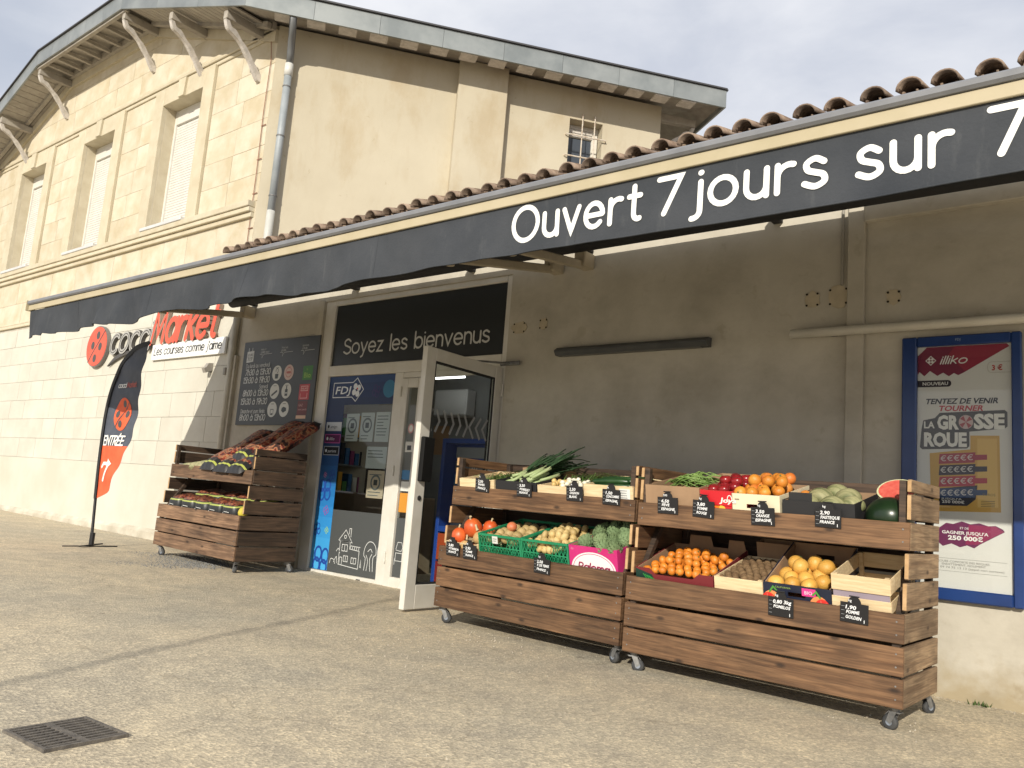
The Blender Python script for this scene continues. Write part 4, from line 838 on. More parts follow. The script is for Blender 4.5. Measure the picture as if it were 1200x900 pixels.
def awarm(x, dirn):
    s_ = dirn; sh = (x, -.14, 3.13); el = (x+s_*.16, -1.30, 2.92); el2 = (el[0], el[1], el[2]-.0); en = (x+s_*.02, AY+.07, 2.685)
    def bar(a, b_, w_, h_):
        a, b_ = Vector(a), Vector(b_); d = (b_-a); L_ = d.length; mm = d.to_track_quat('X', 'Z').to_matrix().to_4x4(); mm.translation = a
        return MB().box(0, -w_/2, -h_/2, L_, w_/2, h_/2, .008, mm)
    ap(bar(sh, el, .05, .075), 'upper_arm', ARM); ap(bar(el2, en, .04, .06), 'forearm', ARM)
    ap(MB().tube([(el[0], el[1], el[2]+.06), (el[0], el[1], el[2]-.06)], .042, 12), 'elbow_joint', ARM)
    ap(MB().box(sh[0]-.06, -.17, 3.11, sh[0]+.06, -.002, 3.25, .01), 'shoulder_bracket', ARM)
    ap(MB().box(en[0]-.05, AY+.03, 2.64, en[0]+.05, AY+.10, 2.70, .005), 'arm_end', ARM)
for x_, d_ in ((-9.5, 1), (-4.50, -1), (-4.16, 1), (.95, -1)): awarm(x_, d_)
# lettering on the valance follows the cloth
WP = M('white_print', (.80, .80, .77), rough=.6)
vf = lambda x, z, k=0: (x, wav(x, z)-.0025-k, z)
for wd_, x0, wid in (('Ouvert', -2.95, .865), ('7', -2.01, .150), ('jours', -1.82, .66), ('sur', -1.05, .385), ('7', -.555, .145), ('!', 0, 0)):
    if wid: let = MB().mat(WP); stroke_text(let, wd_, x0, 2.425, wid, .130, .029, vf, step=.02, gap=.19); ap(let, 'word', None)

# ------------------------------------------------------------------ wall things
wb_ = empty('wall_conduit', T(-1.5, -.09, 2.36), 'thick cream tube fixed level along the shop wall above the poster case', 'wall tube')
MB().tube([(-.74, 0, 0), (1.9, 0, -.0)], .034, 14).build('tube', M('cream_tube', (.66, .63, .55), (.58, .55, .47), scale=4, rough=.5), wb_, True)
for x in (-.45, 1.2): MB().box(x-.02, -.02, -.02, x+.02, .088, .02).build('tube_clip', STEEL, wb_)
ht = empty('wall_lamp', T(-3.66, 0, 2.35), 'long dark grey wall lamp housing on the shaded shop wall', 'wall lamp')
mb = MB().prism([(-.002, -.03), (-.002, .045), (-.06, .045), (-.10, .015), (-.10, .0), (-.075, -.03)], -.76, .74, 'x'); mb.build('lamp_housing', M('dark_grey_metal', (.055, .058, .06), (.075, .078, .08), scale=5, rough=.5), ht)
MB().box(-.70, -.072, -.036, .68, -.02, -.0305).build('diffuser', M('dull_diffuser', (.12, .12, .12), rough=.4), ht)
hk = empty('floodlight', T(-10.34, 0, 2.48), 'small grey hooded fitting on the white stone wall under the slogan panel', 'wall fitting')
MB().prism([(0, .07), (-.07, .06), (-.10, .0), (-.13, -.02), (-.10, -.08), (0, -.03)], -.035, .035, 'x').build('hood', M('fitting_grey', (.3, .28, .25), rough=.6), hk)
MB().box(-.02, -.03, -.06, .02, -.006, .05).build('bracket', STEEL, hk)
h2 = empty('cable_box', T(-9.97, 0, 2.42), 'tiny grey box beside the corner pipe on the white stone wall', 'cable box')
MB().box(-.025, -.035, -.05, .025, -.006, .05, .006).build('box_body', M('fitting_grey', (.3, .28, .25)), h2)

# opening hours board
bd = empty('hours_board', T(-9.56, -.004, 1.69), 'dark grey opening hours board with white lettering left of the entrance', 'sign')
BW, BH = 1.585, 1.09
MB().box(0, -.02, 0, BW, 0, BH, .003).build('board', M('board_grey', (.052, .058, .062), (.062, .068, .072), scale=3, rough=.45), bd)
mb = MB(); WL = flat('c9cbca'); ysn = -.0212
uv = lambda u, v: (u*BW, BH*(1-v))
def ln(txt, u0, v, h, u1=None, bold=0.012, fs_=WL):
    mb.mat(fs_); x, z = uv(u0, v); font_text(mb, txt, x, z, h, plane_fn(ysn), width=(u1-u0)*BW if u1 else None, bold=bold)
for tx, u0, u1, v, h in (('7h30 à 13h30', .055, .415, .405, .075), ('15h30 à 19h30', .04, .415, .50, .075), ('8h00 à 13h30', .06, .415, .655, .075), ('15h30 à 19h30', .04, .415, .755, .075), ('8h00 à 13h00', .05, .415, .945, .075)):
    mb.mat(WL); x, z = uv(u0, v)
    stroke_text(mb, tx, x, z, (u1-u0)*BW, h/1.45, .0115, plane_fn(ysn), shear=.12); mb.build('opening_time', None, bd); mb = MB()
for tx, u0, u1, v in (('Du lundi au vendredi', .06, .40, .315), ('Samedi', .28, .40, .57), ('Dimanche et jours fériés', .06, .41, .86)):
    mb.mat(WL); x, z = uv(u0, v); stroke_text(mb, tx, x, z, (u1-u0)*BW, .034, .0055, plane_fn(ysn))
mb.build('day_headings', None, bd); mb = MB()
# calendar mark
mb.mat(WL); cx0, cz0 = uv(.055, .25); mb.prism([(cx0, cz0), (cx0+.15, cz0+.01), (cx0+.15, cz0+.155), (cx0, cz0+.145)], ysn-.001, -.0195)
mb.mat(flat('4a4f52')); font_text(mb, 'JOURS', cx0+.015, cz0+.085, .035, plane_fn(ysn-.0014), width=.12, bold=.02); font_text(mb, '7/7', cx0+.02, cz0+.025, .045, plane_fn(ysn-.0014), width=.11, bold=.02)
mb.mat(WL)
for dx in (.03, .11): ribbon(mb, [(cx0+dx, cz0+.14), (cx0+dx, cz0+.19)], .012, plane_fn(ysn-.0008))
mb.build('calendar_mark', None, bd); mb = MB()
for (u, a, b_) in ((.235, 'PRES DE', 'CHEZ VOUS'), (.51, 'TOUS LES', 'JOURS'), (.78, 'SERVICES', 'UTILES')):
    x, z = uv(u, .115); mb.mat(WL); font_text(mb, a, x+.02, z, .022, plane_fn(ysn)); font_text(mb, b_, x+.02, z-.035, .024, plane_fn(ysn), bold=.01)
    ribbon(mb, [(x, z-.048), (x+.05, z-.048), (x+.05, z-.10), (x+.085, z-.05), (x+.26, z-.048)], .005, plane_fn(ysn))
mb.build('speech_marks', None, bd); mb = MB()
k = 0
for v in (.40, .61, .82):
    for u in (.50, .655):
        x, z = uv(u-.02*(v-.4), v); c = 'cfd0cc' if k != 1 else 'cbb3ab'; mb.mat(flat(c)).disc(x, z, .098, .098, ysn-.0003, 28)
        d = flat('40484b') if k != 1 else flat('b4655c'); mb.mat(d); y_ = ysn-.0008
        if k == 0: mb.add([(x-.03, y_, z-.07), (x+.03, y_, z-.07), (x+.035, y_, z-.01), (x-.035, y_, z-.01)], [(0,1,2,3)]); ribbon(mb, arc(x, z+.03, .025, .03, -90, 200, 10), .008, plane_fn(y_-.0003))
        elif k == 1: ribbon(mb, arc(x, z, .06, .06, 0, 360, 18), .008, plane_fn(y_)); ribbon(mb, [(x-.03, z), (x+.03, z)], .03, plane_fn(y_-.0003))
        elif k == 2: ribbon(mb, [(x-.045, z-.05), (x+.045, z+.0)], .026, plane_fn(y_))
        elif k == 3: rect(mb, d, x-.027, z-.065, x+.027, z+.02, y_); rect(mb, d, x-.010, z+.02, x+.010, z+.06, y_); rect(mb, flat('cfd0cc'), x-.02, z-.035, x+.02, z-.02, y_-.0005)
        elif k == 4: ribbon(mb, [(x-.03, z+.0), (x-.03, z-.06), (x+.03, z-.06), (x+.03, z+.0), (x-.03, z)], .008, plane_fn(y_)); mb.disc(x, z-.06, .02, .012, y_-.0003, 10)
        else: poly(mb, d, [(x-.05, z-.02), (x-.01, z-.045), (x+.05, z-.02), (x+.045, z+.015), (x-.01, z+.03), (x-.045, z+.015)], y_)
        mb.mat(d); ribbon(mb, [(x-.03, z+.068), (x+.03, z+.068)], .006, plane_fn(y_-.0002)); k += 1
mb.build('service_icons', None, bd); mb = MB()
x, z = uv(.835, .50); rect(mb, flat('3f7a35'), x, z, x+.19, z+.175, ysn); mb.mat(flat('8bb04a')); font_text(mb, 'Bio', x+.03, z+.03, .065, plane_fn(ysn-.0005), width=.13, bold=.02); font_text(mb, 'le', x+.07, z+.12, .03, plane_fn(ysn-.0005))
x, z = uv(.815, .72); rect(mb, flat('b8434a'), x, z, x+.20, z+.19, ysn); mb.mat(flat('e0b9b9')); ribbon(mb, [(x+.035, z+.11), (x+.165, z+.11), (x+.165, z+.165), (x+.035, z+.165), (x+.035, z+.11)], .008, plane_fn(ysn-.0005)); font_text(mb, 'RELAIS', x+.045, z+.125, .025, plane_fn(ysn-.0009), width=.11, bold=.02)
ribbon(mb, [(x+.03, z+.075), (x+.03, z+.02), (x+.16, z+.02), (x+.16, z+.08)], .007, plane_fn(ysn-.0005))
x, z = uv(.815, .93); rect(mb, flat('6d3a3c'), x, z+.045, x+.19, z+.215, ysn); mb.mat(flat('d3b0ab')); font_text(mb, 'GAZ', x+.02, z+.15, .03, plane_fn(ysn-.0005)); font_text(mb, 'PAIN CHAUD', x+.02, z+.10, .02, plane_fn(ysn-.0005)); rect(mb, flat('d8b49a'), x-.01, z, x+.18, z+.04, ysn)
mb.build('coloured_logos', None, bd)

# ladybird disc
RED = M('sign_red', (.62, .085, .045), (.68, .11, .06), scale=3, rough=.45); DARKG = M('sign_dark', (.07, .065, .062), rough=.5)
lb = empty('ladybird_disc', T(-13.83, -.012, 2.99), 'round red ladybird disc with dark spots on the white stone wall', 'sign')
ov = [(.365*math.cos(k*math.pi/20), .345*math.sin(k*math.pi/20)) for k in range(40)]
MB().prism(ov, -.055, 0).build('disc_side', M('sign_edge_grey', (.17, .16, .15), rough=.5), lb)
mb = MB().mat(RED).prism([(a*.955, b_*.955) for a, b_ in ov], -.062, -.0555); mb.mat(DARKG)
for sx_, sz_ in ((-.13, .02), (.02, .185), (.135, -.01), (-.01, -.20)): mb.disc(sx_, sz_, .06, .068, -.0635, 16)
ribbon(mb, spl([(-.23, -.255), (-.10, -.10), (0, 0), (.11, .11), (.235, .245)]), .022, plane_fn(-.0640)); mb.build('disc_face', None, lb)
# relief lettering
def relief(mb, pts, wd, y0, y1):
    ribbon(mb, pts, wd, lambda a, b_: (a, y1, b_)); n = len(pts)
    h = wd*.96
    ribbon_solid(mb, pts, h, y0, y1+.001)
def ribbon_solid(mb, pts, wd, y0, y1):
    for a, b_ in zip(pts, pts[1:]):
        d = Vector((b_[0]-a[0], b_[1]-a[1])); 
        if d.length < 1e-6: continue
        d.normalize(); nn = Vector((-d.y, d.x))*wd/2
        mb.prism([(a[0]-nn.x, a[1]-nn.y), (b_[0]-nn.x, b_[1]-nn.y), (b_[0]+nn.x, b_[1]+nn.y), (a[0]+nn.x, a[1]+nn.y)], y0, y1)
def relief_text(parent, text, x0, z0, width, xh, wd, shear, face, side, jit=0, boldy=1):
    st, W = layout(text, .15, .3); sx = (width-wd)/W; sz = xh*2
    a, b_ = MB().mat(side), MB().mat(face)
    for k, s_ in enumerate(st):
        pts = [(x0+wd/2+p[0]*sx+shear*p[1]*sz, z0+p[1]*sz) for p in s_]
        ribbon_solid(a, pts, wd*1.12, -.05, 0); ribbon(b_, pts, wd, lambda p, q_, k=k: (p, -.0515-.0005*k, q_))
    a.build('letter_sides', None, parent); b_.build('letter_faces', None, parent)
c1 = empty('grey_wordmark', T(-13.40, -.012, 2.83), 'outlined grey raised letters cocci beside the ladybird disc, with a swoosh below', 'sign lettering')
relief_text(c1, 'cocci', .0, .02, 1.32, .29, .066, .22, M('brushed_grey', (.42, .41, .38), (.36, .35, .33), scale=9, rough=.5), DARKG)
mb = MB().mat(DARKG); st, W = layout('cocci', .15, .3)
for k, s_ in enumerate(st): ribbon(mb, [(.033+p[0]*(1.32-.066)/W+.22*p[1]*.58, .02+p[1]*.58) for p in s_], .014, plane_fn(-.0545-.0004*k))
mb.build('letter_lines', None, c1)
sw = spl([(0, -.19), (.25, -.10), (.55, -.03), (.85, .0)], 6); sw2 = spl([(.85, .03), (.55, .02), (.25, -.04), (0, -.19)], 6)
MB().prism(sw+sw2, -.04, 0).build('swoosh', DARKG, c1)
c2 = empty('red_wordmark', T(-12.10, -.012, 2.90), 'big raised red brush letters Market on the white stone wall', 'sign lettering')
relief_text(c2, 'Market', .0, .03, 1.86, .33, .082, .22, RED, M('sign_edge_tan', (.30, .22, .17)))
c3 = empty('slogan_panel', T(-12.0, -.012, 2.665), 'narrow white panel reading Les courses comme j\'aime under the red letters', 'sign')
MB().box(0, -.03, 0, 1.99, 0, .235, .004).build('panel', M('panel_white', (.76, .76, .74), rough=.4), c3)
stroke_words(c3, flat('333436'), "Les courses comme j'aime", .06, .075, 1.84, .080, .015, -.0312, shear=.15)

# poster case
pc = empty('poster_case', T(-1.48, -.002, .56), 'tall blue framed poster case with lottery poster behind glass on the right wall', 'poster case')
BLF = M('blue_frame', (.009, .032, .135), (.013, .043, .17), scale=4, rough=.3)
W_, H_ = .705, 1.727
for nm, a in (('frame_bar', (0, 0, .093, H_)), ('frame_bar', (W_-.058, 0, W_, H_)), ('frame_bar', (.0935, 0, W_-.0585, .077)), ('frame_bar', (.0935, H_-.067, W_-.0585, H_))):
    MB().box(a[0], -.05, a[1], a[2], 0, a[3], .008).build(nm, BLF, pc)
MB().box(.0937, -.034, .0772, W_-.0587, -.030, H_-.0672).build('pane', GLASSD, pc)
mb = MB(); pw, ph = W_-.0585-.0935, H_-.067-.077; ox, oz = .0935, .077
rect(mb, flat('d9d7d2', .5), ox, oz, ox+pw, oz+ph, -.016)
PX = lambda x: x+1.48; PZ = lambda z: z-.56      # world -> case
yp = -.0165
G = ['55213f', '6b2240', '7f2440', '8f2840', '9c2c42']
ban = [(-1.386, 2.16), (-1.33, 2.218), (-.86, 2.218), (-.845, 2.20), (-1.11, 2.035), (-1.14, 2.02), (-1.165, 2.035), (-1.195, 2.015), (-1.23, 2.04), (-1.265, 2.02), (-1.31, 2.055), (-1.345, 2.02), (-1.375, 2.05), (-1.386, 2.03)]
poly(mb, flat('7c2240'), [(PX(a), PZ(b_)) for a, b_ in ban], yp)
poly(mb, flat('9a2a43'), [(PX(a), PZ(b_)) for a, b_ in ((-1.10, 2.045), (-.86, 2.19), (-.845, 2.20), (-.86, 2.215), (-1.16, 2.215), (-1.2, 2.16))], yp-.0004)
CW = flat('eceae6'); mb.mat(CW)
il = lambda x, z, k=0: (PX(x), yp-.0009-k, PZ(z))
ribbon(mb, [(-1.335, 2.125), (-1.305, 2.155), (-1.275, 2.125), (-1.305, 2.095), (-1.335, 2.125)], .005, il)
for k in range(4): a = R(45+90*k); mb.add([(PX(-1.305+.013*math.cos(a)+.009*math.cos(q_*1.047)), yp-.001, PZ(2.125+.013*math.sin(a)+.009*math.sin(q_*1.047))) for q_ in range(6)], [tuple(range(5, -1, -1))])
stroke_text(mb, 'illiko', -1.25, 2.10, .16, .034, .0075, il, shear=.35, gap=.16)
mb.mat(flat('b6322f')); font_text(mb, '3 €', -.945, 2.045, .035, il, width=.06, bold=.03)
mb.mat(flat('b7b2aa')); ribbon(mb, [(-.84, 2.10), (-.95, 2.10)]+arc(-.95, 2.065, .02, .035, 90, 270, 6)+[(-.84, 2.03)], .003, il)
rect(mb, flat('2e2733'), PX(-1.386), PZ(1.945), PX(-1.20), PZ(1.99), yp); mb.mat(flat('2e2733')); mb.add([(PX(-1.20+.02*math.cos(R(q_*30-90))), yp, PZ(1.9675+.0225*math.sin(R(q_*30-90)))) for q_ in range(7)], [tuple(range(7))]); mb.mat(CW); font_text(mb, 'NOUVEAU', -1.355, 1.957, .022, il, width=.155, bold=.02)
mb.mat(flat('1f2030')); font_text(mb, 'TENTEZ DE VENIR', -1.34, 1.83, .036, il, width=.43, shear=.25, bold=.03); mb.mat(flat('b93440')); font_text(mb, 'TOURNER', -1.26, 1.782, .036, il, width=.265, shear=.25, bold=.03)
# big title in blocky outlined capitals
mb.mat(flat('3c3b3d'))
def blk(x0, z0, x1, z1): mb.add([(PX(x0), yp-.0003, PZ(z0)), (PX(x1), yp-.0003, PZ(z0)), (PX(x1), yp-.0003, PZ(z1)), (PX(x0), yp-.0003, PZ(z1))], [(0,1,2,3)])
poly(mb, flat('4a484a'), [(PX(a), PZ(b_)) for a, b_ in ((-1.36, 1.665), (-1.37, 1.54), (-1.355, 1.525), (-1.09, 1.535), (-1.075, 1.55), (-1.075, 1.645), (-.875, 1.665), (-.86, 1.68), (-.86, 1.77), (-.875, 1.785), (-1.25, 1.77), (-1.28, 1.735), (-1.35, 1.72))], yp-.0002)
mb.mat(flat('e8e6e0')); font_text(mb, 'LA', -1.345, 1.668, .045, il, width=.065, bold=.03); font_text(mb, 'GR', -1.265, 1.664, .088, il, width=.13, bold=.05); font_text(mb, 'SSE', -1.05, 1.668, .092, il, width=.175, bold=.05); font_text(mb, 'ROUE', -1.345, 1.55, .088, il, width=.255, bold=.05)
mb.mat(flat('c9b2b0')); mb.add([(PX(-1.095+.042*math.cos(R(q_*18))), yp-.0012, PZ(1.708+.046*math.sin(R(q_*18)))) for q_ in range(20)], [tuple(range(19, -1, -1))])
mb.mat(flat('a94a52'))
for k in range(4): a = R(90*k+20); mb.add([(PX(-1.095), yp-.0016, PZ(1.708)), (PX(-1.095+.04*math.cos(a)), yp-.0016, PZ(1.708+.043*math.sin(a))), (PX(-1.095+.04*math.cos(a+.7)), yp-.0016, PZ(1.708+.043*math.sin(a+.7)))], [(0,1,2)])
# ticket
poly(mb, flat('cda24a'), [(PX(a), PZ(b_)) for a, b_ in ((-1.30, 1.12), (-.90, 1.135), (-.905, 1.62), (-1.07, 1.62), (-1.07, 1.53), (-1.31, 1.50))], yp-.0001)
poly(mb, flat('dcb562'), [(PX(a), PZ(b_)) for a, b_ in ((-1.03, 1.16), (-.915, 1.165), (-.92, 1.60), (-1.03, 1.60))], yp-.0004)
poly(mb, flat('262633'), [(PX(a), PZ(b_)) for a, b_ in ((-1.255, 1.16), (-1.09, 1.165), (-1.04, 1.21), (-1.03, 1.30), (-1.25, 1.27))], yp-.0005)
for k, (z, c) in enumerate(((1.46, 'a33346'), (1.385, '2b2338'), (1.31, 'b53347'), (1.235, '24406b'))):
    poly(mb, flat(c), [(PX(-1.255), PZ(z-.03)), (PX(-1.045), PZ(z-.015)), (PX(-1.04), PZ(z+.052)), (PX(-1.25), PZ(z+.036))], yp-.0008)
    poly(mb, flat(c), [(PX(-1.045), PZ(z+.0)), (PX(-.975), PZ(z+.005)), (PX(-.975), PZ(z+.038)), (PX(-1.045), PZ(z+.035))], yp-.0008)
    mb.mat(flat('e0dcd6')); font_text(mb, '€€€€€', -1.245, z-.012, .036, lambda a, b_, kk=0: (PX(a), yp-.0012, PZ(b_+(a+1.245)*.07)), width=.19)
mb.mat(CW); font_text(mb, "JUSQU'A", -1.24, 1.20, .012, il, width=.12); font_text(mb, '250 000€', -1.235, 1.178, .018, il, width=.13, bold=.02)
mb.mat(flat('7a6a3a')); 
for k in range(4): ribbon(mb, [(-1.01, 1.20-.011*k), (-.935, 1.202-.011*k)], .004, il)
font_text(mb, 'EUROS', -1.0, 1.235, .016, il, width=.07)
# plum cloud with the prize
pts = [(-1.29, .93), (-1.30, .975), (-1.26, 1.01), (-1.21, 1.05), (-1.17, 1.045), (-1.12, 1.065), (-1.07, 1.05), (-1.02, 1.06), (-.97, 1.045), (-.93, 1.05), (-.89, 1.03), (-.88, 1.015), (-1.02, .925), (-1.05, .90), (-1.09, .915), (-1.13, .90), (-1.18, .92), (-1.23, .90), (-1.26, .925)]
poly(mb, flat('6a2350'), [(PX(a), PZ(b_)) for a, b_ in pts], yp-.0001)
poly(mb, flat('8d2452'), [(PX(a), PZ(b_)) for a, b_ in ((-1.10, .92), (-1.03, .925), (-.885, 1.015), (-.93, 1.045), (-1.08, 1.045))], yp-.0004)
mb.mat(CW); font_text(mb, 'ET DE', -1.13, 1.015, .014, il); font_text(mb, "GAGNER JUSQU'A", -1.235, .982, .020, il, width=.265, bold=.02); font_text(mb, '250 000€', -1.20, .945, .027, il, width=.20, bold=.04)
mb.mat(flat('7e7b76')); font_text(mb, 'JOUER COMPORTE DES RISQUES', -1.255, .80, .013, il, width=.29); font_text(mb, 'ENDETTEMENT, ISOLEMENT', -1.235, .782, .013, il, width=.25); font_text(mb, '09 74 75 13 13 (appel non surtaxe)', -1.245, .762, .013, il, width=.36)
for z in (.825, .745): ribbon(mb, [(-1.33, z), (-.87, z)], .0015, il)
mb.mat(flat('8fa0b8')); font_text(mb, 'FDJ', PX(0)*0-1.48+.33-0.0, .56+H_-.04, .016, lambda a, b_, k=0: (a+1.48, -.0512, b_-.56))
mb.build('poster_print', None, pc)

# feather flag
fl = empty('feather_flag', T(-10.17, -1.35, gz(-10.17)), 'tall curved dark and orange feather flag standing in front of the stone wall', 'flag')
def lerp_tab(tab, z):
    if z <= tab[0][1]: return tab[0][0]
    for (x0, z0), (x1, z1) in zip(tab, tab[1:]):
        if z <= z1: t_ = (z-z0)/(z1-z0); t_ = t_; return x0+(x1-x0)*t_
    return tab[-1][0]
poleL = spl([(0, .0), (-.03, .25), (-.07, .60), (-.105, .95), (-.125, 1.25), (-.13, 1.55), (-.105, 1.78), (-.05, 1.96), (.03, 2.12), (.13, 2.24), (.28, 2.345), (.45, 2.41), (.72, 2.445)], 4)
edgeR = spl([(-.06, .57), (.20, .655), (.255, .74), (.36, .90), (.46, 1.06), (.57, 1.35), (.65, 1.75), (.69, 2.06), (.715, 2.30), (.72, 2.445)], 4)
wavy = lambda x, z: .035*math.sin(4.2*z+3*x)*max(0, x+.1)+.010*math.sin(19*z+4*x)*max(0, min(1, 3*(x+.1)))
MB().tube([(x, 0, z) for x, z in poleL if z > .02], [.018]*20+[.014]*(len([1 for x, z in poleL if z > .02])-20), 8).build('pole', BLACK, fl, True)
sl_p = [(x, z) for x, z in poleL if z > .56]
ribm = MB(); ribbon(ribm, [(x+.012, z-.008) for x, z in sl_p], .062, lambda a, b_: (a, wavy(a, b_)*.4-.016, b_)); ribm.build('pole_sleeve', BLACKM, fl)
MB().tube([(0, 0, .01), (0, 0, .17)], .03, 10).build('pole_socket', BLACK, fl)
MB().box(-.012, -.34, .0, .012, .33, .016, .003, RZ(5)).build('base_foot', BLACKM, fl); MB().box(-.30, -.012, .016, .30, .012, .030, .003, RZ(-48)).build('base_foot', BLACKM, fl)
fb = MB(); nS, nC = 70, 10; rows = []
CH, OR = M('flag_charcoal', (.060, .070, .095), (.080, .092, .12), scale=6, rough=.75), M('flag_orange', (.68, .10, .035), (.75, .13, .05), scale=6, rough=.75)
for i in range(nS+1):
    z = .575+(2.44-.575)*(i/nS); a_ = lerp_tab(poleL, z)+.012; b_ = max(a_+.001, lerp_tab(edgeR, z)); rows.append([(a_+(b_-a_)*j/nC, z) for j in range(nC+1)])
base = [(x, wavy(x, z), z) for r_ in rows for x, z in r_]
for side in (0, 1):
    o_ = len(fb.v); fb.v += [(x, y+.003*side, z) for x, y, z in base]
    for i in range(nS):
        for j in range(nC):
            f_ = (o_+(nC+1)*i+j, o_+(nC+1)*i+j+1, o_+(nC+1)*(i+1)+j+1, o_+(nC+1)*(i+1)+j); fb.mat(OR if rows[i][0][1] < 1.20 else CH); fb.f.append(f_ if not side else f_[::-1]); fb.mi.append(fb.cur)
fb.build('banner', None, fl, True)
FPt = lambda x, z, k=0: (x, wavy(x, z)-.004-k, z)
def fanel(mb, cx, cz, rx_, rz_, k, n=24):
    for q_ in range(n):
        a0, a1 = -2*math.pi*q_/n, -2*math.pi*(q_+1)/n
        mb.add([FPt(cx, cz, k), FPt(cx+rx_*.5*math.cos(a0), cz+rz_*.5*math.sin(a0), k), FPt(cx+rx_*.5*math.cos(a1), cz+rz_*.5*math.sin(a1), k)], [(0,1,2)])
        mb.add([FPt(cx+rx_*.5*math.cos(a0), cz+rz_*.5*math.sin(a0), k), FPt(cx+rx_*math.cos(a0), cz+rz_*math.sin(a0), k), FPt(cx+rx_*math.cos(a1), cz+rz_*math.sin(a1), k), FPt(cx+rx_*.5*math.cos(a1), cz+rz_*.5*math.sin(a1), k)], [(0,1,2,3)])
fp = MB().mat(OR); fanel(fp, .29, 1.60, .185, .20, .001)
fp.mat(DARKG)
for a, b_ in ((-.10, .0), (.02, .125), (.11, .0), (-.01, -.12)): fanel(fp, .29+a, 1.60+b_, .042, .045, .003, 12)
ribbon(fp, spl([(.17, 1.45), (.29, 1.59), (.41, 1.73)]), .018, lambda a, b_: FPt(a, b_, .003), .02)
fp.build('ladybird_print', None, fl)
fp = MB().mat(flat('e8e6e0')); stroke_text(fp, 'ENTRÉE', -.06, 1.225, .50, .075, .020, lambda a, b_, k=0: FPt(a, b_, .002+k), step=.03); fp.build('lettering', None, fl)
fp = MB().mat(flat('e8e6e0')); ribbon(fp, [(.0, .96), (.03, 1.0), (.16, 1.0), (.06, .80)], .040, lambda a, b_: FPt(a, b_, .002), .02); fp.add([FPt(.12, 1.06, .0025), FPt(.12, .94, .0025), FPt(.22, 1.0, .0025)], [(0,1,2)]); fp.build('arrow_print', None, fl)
fp = MB().mat(flat('d8d8d4')); stroke_text(fp, 'cocci', .10, 1.925, .20, .040, .012, lambda a, b_, k=0: FPt(a, b_, .002+k)); fp.build('small_lettering', None, fl)
fp = MB().mat(flat('a2402f')); stroke_text(fp, 'Market', .31, 1.925, .26, .042, .012, lambda a, b_, k=0: FPt(a, b_, .002+k)); fp.build('small_lettering', None, fl)
# roadside post whose thin shadow crosses the forecourt
lp = empty('tall_post', T(-.16, -14.0, -.06), 'tall slim grey steel post standing behind the viewer, casting the thin shadow line', 'post')
MB().tube([(0, 0, 0), (0, 0, 7.2)], [.030, .020], 12).build('post_shaft', STEEL, lp, True); MB().tube([(0, 0, 0), (0, 0, .5)], .075, 12).build('post_base', STEEL, lp, True)
MB().box(-.2, -.12, 7.2, .3, .12, 7.27, .02).build('post_head', STEEL, lp)

